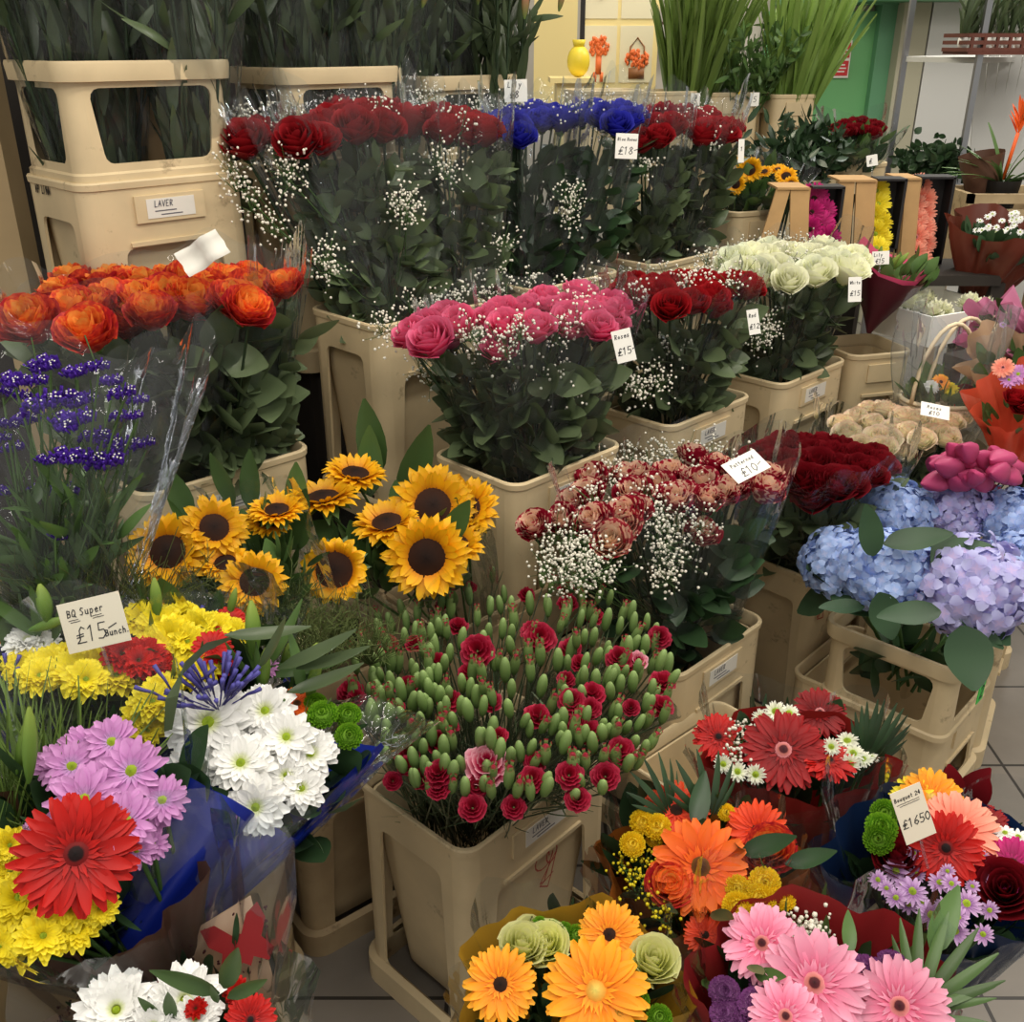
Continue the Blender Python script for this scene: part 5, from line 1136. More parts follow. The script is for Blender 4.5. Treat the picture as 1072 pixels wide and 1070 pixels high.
bud(rD, 165, 648, 1.27, .055, .019, (.0, .2, 1)); bud(rC, 50, 652, 1.22, .05, .018, (-.1, .2, 1)); bud(rC, 30, 660, 1.22, .05, .015, (.8, .2, .2)); bud(rD, 240, 645, 1.3, .04, .014, (.3, .2, 1))
m = MB()
for px, py, tx, tz, L in ((45, 668, -.9, .9, .10), (40, 670, .2, 1, .09), (55, 672, .5, .9, .08), (30, 655, -1, .5, .10)): m.add(LEAF['lance'], leafM(W(px, py, 1.24), (tx, .1, tz), L, out=(0, -.8, .6)), .5)
part('lily_leaves', m, 'leaf_mid', rC)
price_card('large cream price card reading BQ Super £15- Bunch', 98, 652, 1.18, .078, .060, 15, [('BQ Super', -.030, .012, .0085, .0011), ('__', -.029, .008, .0085, .0008), ('__', -.027, .0055, .0085, .0008), ('__', -.001, .008, .0095, .0008), ('__', .001, .0055, .0095, .0008), ('£15-', -.026, -.020, .0185, .0013), ('Bunch.', .010, -.019, .0075, .0012)], tilt=20, yaw=-4, mat='card_cream', stick=.06)
# feathery panicum grass in front of the sunflowers
root = [o for o in bpy.data.objects if o.name.startswith('sunflower_bunch')][1]
m = MB()
for cx, cy, d in ((250, 640, 1.45), (310, 650, 1.45), (200, 620, 1.45), (340, 640, 1.5), (290, 620, 1.5), (330, 670, 1.42), (385, 655, 1.5), (160, 640, 1.4), (220, 660, 1.38)):
    P = W(cx, cy, d)-UP*.07
    for i in range(60):
        dr = Vector((random.gauss(0, .6), random.gauss(-.25, .3), 1)).normalized(); L = random.uniform(.06, .13); q = P+dr*L; m.tube([P, P+dr*L*.6, q+rv(.01)], .00055, 3, cap=False)
        for k in range(5): a = P+dr*L*random.uniform(.4, 1); m.tube([a, a+rv(.018)+dr*.012], .00045, 3, cap=False)
tag(part('feathery_grass', m, 'leaf_panicum', root), 'fine feathery grass spilling out in front', kind='stuff')
root = [o for o in bpy.data.objects if o.name.startswith('statice_bunch')][0]
m = MB()
for cx, cy, d in ((60, 610, 1.3), (110, 600, 1.3), (20, 600, 1.3), (150, 610, 1.3), (90, 630, 1.28)):
    P = W(cx, cy, d)-UP*.06
    for i in range(60):
        dr = Vector((random.gauss(0, .6), random.gauss(-.2, .3), 1)).normalized(); L = random.uniform(.06, .14); m.tube([P, P+dr*L*.6, P+dr*L+rv(.01)], .0006, 3, cap=False)
tag(part('feathery_grass', m, 'leaf_panicum', root), 'fine grass at the foot of the bunch', kind='stuff')

# bottom left: butterfly film bouquet
C = W(165, 1062, .98); 
bouquet('bouquet of white chrysanthemums in clear film printed with red butterflies, bottom left', C, (.0, -.45, 1), (C.x, C.y+.06, .50), .12, .10,
        [('wchrys', 122, 1058, 88, .03, .8), ('wchrys', 193, 1048, 82, .02, .8), ('wchrys', 160, 1075, 60, .03, .8), ('wchrys', 205, 1066, 50, .03, .8), ('gred', 262, 1068, 52, .02, .7), ('rose_darkred', 175, 1038, 20, .0), ('redchrys', 205, 1056, 24, .04), ('redchrys', 248, 1038, 30, .0)],
        [film_of((.14, .12), .10, .0, .02, mat='film_hazy', s=14)], fol=(24, ['ovate', 'lance'], 'leaf_dark'), Lf=(.03, .05))
rE = [o for o in bpy.data.objects if o.name.startswith('wrapped_bouquet')][-1]
m = MB()
for px, py, tx, tz, L in ((235, 1035, .35, 1, .075), (230, 1040, -1, .7, .075), (238, 1045, .9, .7, .06), (180, 1068, .1, 1, .05), (168, 1066, -.4, .9, .04), (228, 1050, -.1, 1, .03)): m.add(LEAF['ovate'], leafM(W(px, py, .95), (tx, .1, tz), L, out=(.1, -1, .3))@Matrix.Diagonal((.42, 1, 1, 1)), .5)
part('leaves', m, 'leaf_mid', rE)
# printed sheet: stands behind the flowers, red butterflies and small flower dots on clear film
def butterfly(px, py, d, w, rot):
    pts = [(0, -.42), (.10, -.30), (.30, -.46), (.46, -.30), (.34, -.06), (.52, .18), (.50, .46), (.26, .36), (.06, .10), (0, .14), (-.06, .10), (-.28, .40), (-.52, .42), (-.50, .12), (-.34, -.06), (-.46, -.28), (-.30, -.46), (-.10, -.32)]
    P = W(px, py, d); M = Matrix.Translation(P)@Matrix.Rotation(R(62), 4, 'X')@Matrix.Rotation(R(rot), 4, 'Z')
    mb = MB(); V = [M@Vector((x*w, y*w, .0015)) for x, y in pts]+[M@Vector((0, -.05*w, .0015))]; n = len(pts)
    mb.raw(V, [(i, (i+1) % n, n) for i in range(n)]); return mb
for px, py, w, rt in ((128, 992, .058, -30), (252, 985, .066, 25), (172, 1002, .022, 10)): part('printed_butterfly', butterfly(px, py, 1.06, w, rt), 'w_crimson', rE)
m = MB()
for i in range(260):
    t = random.random(); x = 60+220*t; y = random.uniform(1055-105*t, 1075-105*t)+random.uniform(-20, 45)
    if (x-128)**2+(y-992)**2 < 700 or (x-252)**2+(y-985)**2 < 800: continue
    P = W(x, min(y, 1080), 1.062); s_ = random.uniform(.0012, .0028); m.add(DOT, TRS(P, UP, (s_, s_*.4, s_)))
tag(part('printed_dots', m, 'w_maroon', rE), 'tiny dark red flower dots printed on the film', kind='stuff')
m = MB(); q = [W(45, 1070, 1.075), W(262, 938, 1.075), W(300, 1075, 1.075), W(150, 1085, 1.075)]; m.raw(q+[p+Vector((0, .0012, 0)) for p in q], [(0, 1, 2, 3), (7, 6, 5, 4), (0, 4, 5, 1), (1, 5, 6, 2), (2, 6, 7, 3), (3, 7, 4, 0)]); part('kraft_backing', m, 'w_kraft', rE)

# ================================================================== HYDRANGEAS (each stem a thing)
random.seed(55)
HB = c_hy.location.copy()
for kind, px, py, z, dia, lab in (('hydv', 1014, 614, .63, .225, 'largest lilac blue hydrangea, lowest and nearest of the group'), ('hyd', 932, 597, .63, .195, 'light blue hydrangea left of the largest lilac one'), ('hyd', 880, 590, .60, .17, 'blue violet hydrangea at the far left of the group'),
        ('hyd', 935, 536, .63, .17, 'pale sky blue hydrangea at the back left, behind the upright leaf'), ('hydv', 1000, 532, .63, .17, 'lilac blue hydrangea at the back, in the middle of the group'), ('hyd', 1062, 545, .62, .17, 'pale blue hydrangea at the back right edge'), ('hyd', 1072, 590, .60, .16, 'light blue hydrangea at the right edge, beside the largest one')):
    P = WZ(px, py, z); t = thing('hydrangea', lab, 'hydrangea', HB+Vector((random.uniform(-.03, .03), random.uniform(-.03, .03), .02)))
    head(t, kind, P, dia, (UP+(CAM-P).normalized()*.5).normalized()); a = t.location
    m = MB(); m.tube([a, a.lerp(P, .6), P-UP*.03], .004, 6, cap=False); part('stem', m, 'stem', t)
    m = MB()
    for i in range(3): m.add(LEAF['broad'], leafM(P-UP*.06, rv(.8)+Vector(((P.x-HB.x)*3, (P.y-HB.y)*3, .2)), random.uniform(.09, .12), out=(0, -.3, 1)), random.random())
    part('leaf', m, 'leaf_hydrangea', t)
t = [o for o in bpy.data.objects if o.name.startswith('hydrangea')][0]
def bigleaf(px, py, d, dr, L, out, t, w=.95):
    m = MB(); g = leaf_t(.8, .12, .18, .75, 10, .012); m.add(g, leafM(W(px, py, d), dr, L, out=out)@Matrix.Diagonal((w, 1, 1, 1)), .6); part('leaf', m, 'leaf_hydrangea', t)
bigleaf(1008, 655, 1.82, (.08, -.5, -.85), .12, (0, -.8, .6), t); bigleaf(985, 640, 1.86, (-1, -.1, -.12), .13, (0, -.5, 1), t, .5); bigleaf(1000, 640, 1.92, (.8, -.2, -.7), .12, (0, -.5, 1), t, .5); bigleaf(905, 635, 2.0, (-.8, -.1, -.05), .10, (0, -.3, 1), t, .5)
bigleaf(915, 582, 1.95, (-.35, .1, 1), .12, (.2, -1, .2), t, .55); bigleaf(925, 570, 1.95, (.9, -.1, .15), .13, (0, -.6, 1), t, .5); bigleaf(985, 575, 1.95, (.9, -.1, -.1), .12, (0, -.6, 1), t, .6); bigleaf(1000, 560, 1.97, (-.5, -.4, -.5), .09, (0, -.6, 1), t, .7); bigleaf(920, 620, 1.95, (.3, -.2, -.9), .10, (0, -1, .2), t, .8)
m = MB()
for i in range(26): m.add(LEAF['broad'], leafM(HB+Vector((random.uniform(-.1, .1), random.uniform(-.1, .1), random.uniform(.03, .14))), rv(1), .09), random.random())
part('hanging_leaves', m, 'leaf_dark', t)

# ================================================================== TOP FOLIAGE (lilies above the frame)
random.seed(66)
def lily_bunch(label, b, ctr, zr, rx, ry, h, n, buds=(), slv=True):
    root = thing('lily_bunch', label, 'lily bunch', (ctr[0], ctr[1], zr-.3)); m = MB(); A = RZ(R(45)); st = MB()
    for i in range(n//9):
        x, y = in_disc(); a = Vector((ctr[0], ctr[1], zr-.28))+(A@Vector((x*rx*.6, y*ry*.6, 0))); b_ = Vector((ctr[0], ctr[1], zr+h*.8))+(A@Vector((x*rx*1.5, y*ry*1.5, 0)))
        st.tube([a, a.lerp(b_, .5)+rv(.01), b_], .0035, 5, cap=False)
        for k in range(11):
            q = a.lerp(b_, (k+random.random())/11); low = (q.z < zr+.02); d = Vector((x, y, 0)).normalized()*(.05 if low else .5)+rv(.12 if low else .8)+UP*1.0; m.add(LEAF['lance'], leafM(q, d, random.uniform(.10, .17)), random.random())
    part('leaves', m, 'leaf_lily', root); part('stems', st, 'stem_dark', root)
    for px, py, d, L, dr in buds: bud(root, px, py, d, L, L*.24, dr, 'p_lilypink')
    if slv: sleeve(root, (ctr[0], ctr[1], zr-.2), (rx*.8, ry*.8), (ctr[0], ctr[1], zr+h), (rx*1.5, ry*1.5), 45, (.03, .03), 'film', seed=random.randrange(99))
    return root
def cc(c, dx=0, dy=0): return (c.location.x+dx, c.location.y+dy)
lily_bunch('left bunch of lily foliage in clear film, above the top left collar', c_s1, cc(c_s1, -.06, -.03), 1.56, .10, .10, .26, 300)
lily_bunch('bunch of lily foliage in clear film over the right half of the top left collar', c_s1, cc(c_s1, .09, .05), 1.56, .10, .10, .26, 250)
lily_bunch('bunch of lily foliage above the second collar', c_s2, cc(c_s2, -.04, .0), 1.56, .12, .10, .3, 300)
lily_bunch('bunch of lilies with pink buds between the second and third collars', c_s2, cc(c_s2, .10, .12), 1.56, .12, .10, .3, 280, [(382, 22, 2.35, .07, (-.2, -.1, 1)), (372, 5, 2.4, .07, (-.1, 0, 1)), (442, 8, 2.35, .07, (.3, -.1, 1))])
lily_bunch('bunch of lilies with tall pink buds above the third collar', c_s3, cc(c_s3, -.05, .0), 1.53, .12, .10, .3, 300, [(452, 20, 2.6, .07, (.1, 0, 1)), (500, 5, 2.6, .07, (.1, 0, 1)), (549, 20, 2.55, .08, (.05, 0, 1))])
lily_bunch('bunch of lily foliage leaning right, beside the bright poster', c_s3, cc(c_s3, .12, .04), 1.53, .10, .10, .3, 240, [(585, 12, 2.7, .07, (.2, 0, 1))], slv=False)
# kraft sheet seen through the top left collar window
m = MB(); P = c_s1.location; m.add(leaf_t(.7, 0, 0, .4, 4), leafM(Vector((P.x+.03, P.y+.02, P.z-.06)), (.05, 0, 1), .24, out=(0, -1, 0))); tt = thing('kraft_sheet', 'folded kraft paper seen through the window of the top left collar', 'paper', (P.x+.03, P.y+.02, P.z-.06)); part('sheet', m, 'kraft', tt)
price_card('white price card on the rim of the third top collar', 540, 95, 2.42, .055, .05, 2, [('Lily', -.02, .008, .012, .0018), ('£8', -.015, -.016, .016, .002)], tilt=5)
price_card('white price card reading £18- hanging on the blue roses', 656, 153, 2.35, .052, .056, -2, [('Blue Roses', -.022, .012, .0066, .0012), ('£18-', -.019, -.018, .0165, .0016)], tilt=10)
price_card('tilted white price card reading £15- on the pink roses', 653, 362, 1.85, .036, .06, 14, [('Roses', -.014, .014, .008, .0012), ('£15-', -.014, -.016, .0125, .0015)], tilt=15)
price_card('narrow white price card on the dark red roses of the middle tier', 789, 337, 2.1, .024, .052, 10, [('Red', -.009, .010, .0075, .0011), ('£12', -.010, -.014, .010, .0013)], tilt=15)
price_card('white price card on the white roses, reading £15', 895, 303, 2.3, .030, .056, 2, [('White', -.012, .012, .0068, .0011), ('£15', -.011, -.014, .011, .0013)], tilt=15)
price_card('white price card reading £10- lying on the striped roses', 781, 488, 1.85, .080, .05, 26, [('Patterned', -.028, .008, .0085, .0012), ('£10-', -.020, -.018, .018, .0016)], tilt=62, yaw=8)
price_card('small white price card on the cream roses in front of the basket', 979, 430, 2.45, .068, .045, -16, [('Roses', -.02, .004, .010, .0014), ('£10', -.015, -.015, .012, .0016)], tilt=60, yaw=0)
price_card('white card sticking up from the red roses beside the sunflower bunch', 776, 158, 2.7, .016, .06, 2, [('1', -.003, .0, .01, .0014)], tilt=5)
# clear plastic label card behind the orange roses
t = thing('plastic_label', 'crumpled pale plastic label standing behind the orange roses', 'label', W(212, 265, 1.7))
m = MB(); M = Matrix.Rotation(R(75), 4, 'X')@Matrix.Rotation(R(32), 4, 'Z'); g = grid(6, 4, lambda u, v: (u*.040, (v-.5)*.045, .008*math.sin(u*5)+.006*math.sin(v*9))); m.add(g, M); link('label_sheet', m.mesh('label_sheet', 'sticker', True), t)

# ================================================================== BACK ROWS, right of centre
random.seed(77)
def tall_leafy(label, name, cat, ctr, zr, rx, h, n, kind, mat, L, spread=.5):
    root = thing(name, label, cat, (ctr[0], ctr[1], zr-.2)); m = MB()
    for i in range(n):
        x, y = in_disc(); a = Vector((ctr[0]+x*rx*.6, ctr[1]+y*rx*.6, zr-.1)); d = Vector((x*spread, y*spread, 1))+rv(.10)
        if kind == 'tallblade': m.add(LEAF[kind], leafM(a, d+Vector((.12, 0, 0)), random.uniform(*L)), random.random())
        else:
            b_ = a+d.normalized()*random.uniform(h*.4, h); m.tube([a, b_], .0018, 4, cap=False)
            for k in range(9): m.add(LEAF[kind], leafM(a.lerp(b_, random.uniform(.2, 1)), rv(.8)+UP*.6, random.uniform(*L)), random.random())
    part('leaves', m, mat, root); return root
bg1 = bucket('beige bucket at the back holding the tallest grass stems', 0, 0, 0, L=.27, Wd=.24, H=.46, rz=15, sticker=False, base=W(668, 96, 3.9)+Vector((.0, 0, 0)))
bg2 = bucket('beige bucket at the back holding the small leaved green stems', 0, 0, 0, L=.24, Wd=.22, H=.46, rz=15, sticker=False, base=W(742, 97, 4.0))
bg3 = bucket('beige bucket at the back nearest the green door', 0, 0, 0, L=.19, Wd=.2, H=.46, rz=10, sticker=False, base=W(812, 99, 4.05))
bg0 = bucket('beige bucket at the back, right behind the left bunch of back tier red roses', 0, 0, 0, L=.26, Wd=.24, H=.46, rz=15, sticker=False, base=W(610, 95, 3.7))
tall_leafy('tall bundle of bright green blade leaves below the framed notice', 'grass_bundle', 'foliage', W(722, 96, 4.05)[:2], 1.42, .13, .5, 260, 'tallblade', 'leaf_grass', (.40, .66), .22)
tall_leafy('bushy bundle of small leaved green stems between the two grass bundles', 'leafy_bundle', 'foliage', cc(bg2, .06, 0), 1.42, .13, .42, 80, 'rus', 'leaf_mid', (.04, .07), .6)
tall_leafy('tall bundle of bright green blade leaves in front of the green door', 'grass_bundle', 'foliage', cc(bg3, .02, 0), 1.40, .12, .5, 200, 'tallblade', 'leaf_grass', (.40, .66), .22)
for b, n in ((bg1, 'the tallest grass bucket'), (bg2, 'the small leaved bundle bucket'), (bg3, 'the bucket nearest the door'), (bg0, 'the hindmost bucket by the poster')): crate('dark wooden crate standing under '+n, b, .2, .16)
price_card('small white card on the rim of the small leaved bundle', 790, 104, 3.92, .035, .05, 0, [('5', -.006, -.01, .02, .002)], tilt=5)
price_card('small white card on the rim of the tallest grass bucket', 728, 104, 3.86, .035, .045, 0, [('4', -.006, -.01, .02, .002)], tilt=5, stick=.03)
# yellow pot on a shelf with the warm light put into its colour
t = thing('display_shelf', 'cream shelf unit lit warm yellow, left of the poster', 'shelf', W(598, 110, 4.4)); P = t.location
m = MB(); m.box((.0, .1, .10), (.19, .3, .02)); m.box((.02, .12, -.35), (.17, .26, .88)); link('shelf_body', m.mesh('shelf_body', 'poster', False), t)
t = thing('yellow_vase', 'round yellow vase on the cream shelf beside the poster', 'vase', P+Vector((.03, .05, .11)))
m = MB(); m.add(ball(.05, .05, .065, 14, 10, z0=.065)); link('body', m.mesh('body', 'yellowpot'), t); m = MB(); m.tube([(0, 0, .12), (0, 0, .15)], .022, 12, .03); link('neck', m.mesh('neck', 'yellowpot'), t)
t = thing('display_shelf', 'low lit shelf board glowing behind the blue roses', 'shelf', W(585, 70, 5.2)); m = MB(); m.box((-.02, 0, .12), (.22, .03, .7)); link('back_panel', m.mesh('back_panel', 'poster', False), t)  # board added for the warm lit area, its glow is only a colour

# ruscus bucket and red bouquet bucket
br1 = bucket('beige bucket under the dark glossy leaf bundle', 0, 0, 0, L=.20, Wd=.18, H=.40, rz=20, sticker=False, base=W(828, 190, 3.35))
br2 = bucket('beige bucket under the small red rose bouquet near the door', 0, 0, 0, L=.19, Wd=.18, H=.40, rz=25, sticker=False, base=W(890, 172, 3.5))
crate('dark wooden crate standing under the dark leaf bucket', br1, .15, .12); crate('dark wooden crate standing under the small red bouquet bucket', br2, .15, .12)
root = thing('ruscus_bundle', 'spreading bundle of dark glossy leaves behind the gerbera boxes', 'foliage', cc(br1)+(br1.location.z+.2,)); m = MB()
for i in range(60):
    x, y = in_disc(); a = br1.location+UP*.35; P = W(832+x*58, 160+y*30, 3.4+random.uniform(-.15, .15)); m.tube([a, P], .0015, 4, cap=False)
    for k in range(11): m.add(LEAF['rus'], leafM(a.lerp(P, random.uniform(.55, 1.1))+rv(.03), rv(1)+UP*.4, random.uniform(.045, .075)), random.random())
part('leaves', m, 'leaf_dark', root)
C = W(898, 138, 3.45)
bouquet('small bouquet of red roses in clear film near the green door', C, (0, -.15, 1), (br2.location.x, br2.location.y, C.z-.18), .12, .10,
        [('rose_darkred', x, y, 14, .0, .3) for x, y in ((875, 137), (884, 133), (893, 131), (902, 131), (911, 133), (919, 136), (888, 139), (898, 137), (908, 139), (880, 141), (914, 141))],
        [film_of((.14, .12), .03, .02, .05, s=9)], fol=(30, ['ovate'], 'leaf_mid'))
price_card('small white card on the bucket of the small red rose bouquet', 913, 168, 3.2, .035, .034, 10, [('£9', -.01, -.008, .014, .002)], tilt=10, stick=.04)
# small sunflower bunch
bsf = bucket('beige bucket under the small sunflower bunch at the back', 0, 0, 0, L=.20, Wd=.18, H=.42, rz=25, sticker=False, base=W(770, 222, 2.95)); crate('dark wooden crate standing under the small sunflower bucket', bsf, .15, .12)
C = W(797, 186, 3.0)
bouquet('small bunch of sunflowers at the back, left of the gerbera boxes', C, (0, -.5, 1), (bsf.location.x, bsf.location.y, C.z-.22), .12, .08,
        [('sun', 785, 178, 27, .02, .9), ('sun', 770, 193, 22, .02, .8), ('sun', 800, 180, 18, .0, .5), ('sun', 823, 185, 24, .02, .6), ('sun', 815, 178, 20, .0, .4), ('sun', 776, 170, 16, .0, .5), ('sun', 828, 193, 18, .02, .8)], [film_of((.13, .10), .0, .0, .02, s=2)], fol=(36, ['ovate'], 'leaf_mid'), cat='sunflower bunch', name='sunflower_bunch')
# cardboard boxes of gerberas
def gerbera_box(label, leg, flap, tray, y0, y1, kindn, colname, d, fl):
    """px positions: leg (top x0, x1, foot x0, x1), flap (x0, x1), tray (x0, x1), top and foot rows"""
    base = W(flap[0], y1, d); s = d/F; cx = flap[0]; H = WH(flap[0], y0, base.y)-base.z
    t = thing('gerbera_box', label, 'box', base, 0)
    def X(x, f=0): return (x-cx)*s
    m = MB()
    for a0, a1, b0, b1 in ((leg[2], leg[3], leg[0], leg[1]), (flap[0], flap[1], flap[0]-4, flap[1]-4)):
        V = [(X(a0), -.03, 0), (X(a1), -.03, 0), (X(b1), -.005, H), (X(b0), -.005, H)]; V += [(x, y+.010, z) for x, y, z in V]
        m.raw(V, [(0, 1, 2, 3), (7, 6, 5, 4), (0, 4, 5, 1), (1, 5, 6, 2), (2, 6, 7, 3), (3, 7, 4, 0)])
    m.box(((X(leg[0])+X(flap[1]-4))/2, .05, H), (X(flap[1]-4)-X(leg[0]), .12, .006)); m.box((X(flap[1]-3), .06, H*.5), (.006, .12, H)); link('kraft_sleeve', m.mesh('kraft_sleeve', 'kraft', False), t)
    m = MB(); x0, x1 = X(tray[0]), X(tray[1]); m.box(((x0+x1)/2, .06, H*.5), (x1-x0, .012, H*1.02)); m.box((x1-.004, .03, H*.5), (.008, .07, H*1.02)); m.box(((x0+x1)/2, .03, .006), (x1-x0, .07, .01)); m.box(((x0+x1)/2, .03, H*1.01), (x1-x0, .07, .006)); link('inner_tray', m.mesh('inner_tray', 'black', False), t)
    m = MB()
    for i in range(9): m.tube([((X(leg[3])+X(flap[0]))/2+random.uniform(-.015, .015), .03, random.uniform(0, .05)), ((X(leg[1])+X(flap[0]))/2+random.uniform(-.006, .006), .02, H*.8)], .003, 4)
    link('stems', m.mesh('stems', 'stem_dark'), t)
    for i, (fx, fy, fd) in enumerate(fl):
        q = W(fx, fy, d-.03); o = thing('gerbera', f'{colname} gerbera bloom in the cardboard box column', 'gerbera', q, 0, f'{colname} gerberas in the box')
        hd = head(o, kindn, q, fd*s*1.15, (CAM-q).normalized()+rv(.25)); mm = MB(); mm.tube([q+Vector((0, .01, -.01)), q+Vector((-.02, .05, -.03))], .002, 4); part('stem', mm, 'stem', o)
def WH(px, py, Y): r = ray(px, py); return CAMH+r.z*(Y/r.y)
gerbera_box('leftmost cardboard box, showing magenta gerberas', (806, 820, 790, 806), (824, 843), (843, 876), 197, 262, 'gmag', 'magenta', 2.9, [(852, 208, 30), (862, 222, 26), (850, 222, 24), (858, 236, 30), (848, 240, 24), (866, 251, 28), (854, 256, 26)])
gerbera_box('middle cardboard box, showing yellow gerberas', (868, 884, 872, 886), (890, 910), (908, 938), 189, 264, 'gyel', 'yellow', 2.98, [(917, 200, 26), (919, 214, 25), (914, 226, 24), (921, 233, 24), (916, 245, 26), (922, 250, 22), (917, 260, 24)])
gerbera_box('rightmost cardboard box, showing pale pink gerberas', (926, 932, 926, 934), (938, 953), (950, 985), 187, 276, 'glpink', 'pale pink', 3.06, [(961, 196, 26), (966, 209, 26), (957, 215, 24), (968, 223, 22), (959, 231, 24), (967, 239, 24), (959, 248, 24), (968, 255, 22), (958, 264, 22), (964, 272, 22)])
# shelf carrying them
t = thing('display_table', 'dark table carrying the cardboard gerbera boxes', 'table', (1.15, 2.95, 0)); m = MB(); z_ = min(o.location.z for o in bpy.data.objects if o.name.startswith('gerbera_box'))
m.box((-.03, .12, z_-.02), (.62, .26, .03)); link('table_top', m.mesh('table_top', 'staging', False), t)
for sx in (-1, 1):
    for sy in (.02, .2): m = MB(); m.box((sx*.28, sy, (z_-.03)/2), (.04, .04, z_-.03)); link('leg', m.mesh('leg', 'staging', False), t)

# maroon paper bouquet in bucket r4
def cone(root, apex, rimpts, mat, name='paper_wrap', thick=.001):
    m = MB(); n = len(rimpts); V = []; G = []; K = 6
    for j in range(K+1):
        for i, p in enumerate(rimpts):
            s = .06+.94*j/K; V.append(Vector(apex).lerp(Vector(p), s)+rv(.003)); G.append((i/n, s, 0))
    m.raw(V, [(j*n+i, j*n+(i+1) % n, (j+1)*n+(i+1) % n, (j+1)*n+i) for j in range(K) for i in range(n)], G); return part(name, m, mat, root)
ap = W(908, 352, 2.72); root = thing('wrapped_bouquet', 'bouquet of green lilies in maroon paper with a pink lining', 'bouquet', ap)
rim = [W(*p) for p in ((905, 275, 2.62), (920, 290, 2.60), (945, 298, 2.62), (965, 300, 2.68), (978, 288, 2.78), (968, 278, 2.88), (945, 272, 2.94), (915, 262, 2.94), (903, 248, 2.90), (893, 258, 2.80), (890, 270, 2.70))]
cone(root, ap, rim, 'w_maroon'); C = sum(rim, Vector())/len(rim)
cone(root, ap+UP*.03, [C+(p-C)*.93+UP*.006 for p in rim], 'w_pink', 'lining')
for px, py, L, dr in ((918, 272, .06, (.0, -.2, 1)), (925, 280, .07, (.3, -.3, .7)), (912, 278, .06, (-.3, -.3, .8)), (934, 275, .06, (.5, -.1, .7)), (908, 268, .05, (-.2, 0, 1))): bud(root, px, py+8, 2.72, L, L*.35, dr)
foliage(root, C-UP*.02, UP, .12, .10, 50, ['ovate'], 'leaf_mid', (.04, .07))
price_card('small white card in the maroon paper bouquet', 922, 270, 2.62, .045, .034, 3, [('Lily', -.018, .004, .008, .0014), ('£15', -.014, -.013, .011, .0015)], tilt=12, stick=.04)
# white card tray of pale carnations
P0 = W(980, 332, 2.92); t = thing('flower_carton', 'white cardboard carton with printed dark ovals, filled with white blooms', 'carton', P0, R(28)); 
m = MB(); m.box((0, -.11, .0), (.30, .008, .085)); m.box((0, .11, .01), (.30, .008, .11)); m.box((-.15, 0, 0), (.008, .22, .085)); m.box((.15, 0, .0), (.008, .22, .085)); m.box((0, 0, -.04), (.30, .22, .006)); m.box((.11, .13, .09), (.16, .006, .07), Matrix.Rotation(-.3, 4, 'X')); link('carton', m.mesh('carton', 'card', False), t)
for i, c_ in enumerate(('black', 'w_pink', 'w_pink', 'w_red', 'w_maroon', 'w_rust', 'w_maroon')):
    m = MB(); m.add(DOT, TRS((-.04+.022*i, -.1145, -.002), UP, (.008, .001, .024))); link('printed_oval', m.mesh('printed_oval', c_), t)
for i in range(14):
    q = Vector((random.uniform(-.12, .12), random.uniform(-.09, .08), .035)); o = thing('carnation', 'white carnation bloom lying in the printed carton', 'carnation', Matrix.Translation(P0)@RZ(R(28))@q, 0, 'white carnations in the carton')
    hd = link('bloom', meshof('bloom|w', lambda: carn_mb(4), 'p_white'), o, TRS((0, 0, 0), UP+rv(.3), .06)); link('calyx', meshof('calyx_w', lambda: MB().add(ball(.13, .13, .34, 8, 5, z0=-.3)), 'p_bud'), o, TRS((0, 0, 0), UP, .06))
t2 = thing('display_table', 'dark table under the printed carton and the tissue bouquets', 'table', (1.62, 2.72, 0)); m = MB(); m.box((0, .0, P0.z-.065), (.8, .34, .03), RZ(R(28))); link('table_top', m.mesh('table_top', 'staging', False), t2)
for sx in (-1, 1):
    for sy in (-.14, .14): m = MB(); m.box((sx*.4, sy, (P0.z-.08)/2), (.04, .04, P0.z-.08), RZ(R(28))); link('leg', m.mesh('leg', 'staging', False), t2)
# tissue bouquets on the right edge
def tissue(label, px, py, d, ax, ru, L, mat, fl, n=30, name='wrapped_bouquet', leafm='leaf_mid', lk=('ovate',), rr=.7):
    C = W(px, py, d); A = Vector(ax).normalized(); ap = C-A*L; root = thing(name, label, 'bouquet', ap)
    wrap(root, ap, C, ru, ru*rr, mat, back=.03, front=-.01, crease=.035, seed=random.randrange(99), r0=.02, points=.03)
    foliage(root, C-A*.02, A, ru*.8, ru*.8*rr, n, list(lk), leafm, (.04, .07))
    for k, x, y, dp in fl: P = W(x, y, d-.03); head(root, k, P, dp*d/F, face(P, .5, .2))
    return root
tissue('bouquet with small white blossoms in dark rust paper, right edge', 1050, 245, 2.95, (.15, -.1, 1), .16, .24, 'w_rust', [('swhite', 1020+random.randrange(50), 222+random.randrange(22), 8) for _ in range(26)], 60, leafm='leaf_dark')
tissue('bouquet loosely wrapped in pale pink tissue, lying beside the carton', 1038, 338, 2.62, (-.75, -.1, .45), .07, .22, 'w_tissue', [], 12)
tissue('bouquet in pale pink tissue with small green sprigs, at the right edge', 1078, 352, 2.55, (-.6, .1, .5), .07, .2, 'w_tissue', [('lilac2', 1050, 340, 8)], 20)
tissue('bouquet in crumpled orange tissue paper at the right edge', 1078, 425, 2.35, (-.1, -.3, 1), .13, .18, 'w_tissue_o', [('rose_red', 1062, 418, 20), ('rose_red', 1070, 426, 20), ('glpink', 1050, 385, 24), ('lilac', 1066, 392, 26), ('lilac', 1056, 398, 20)], 24)
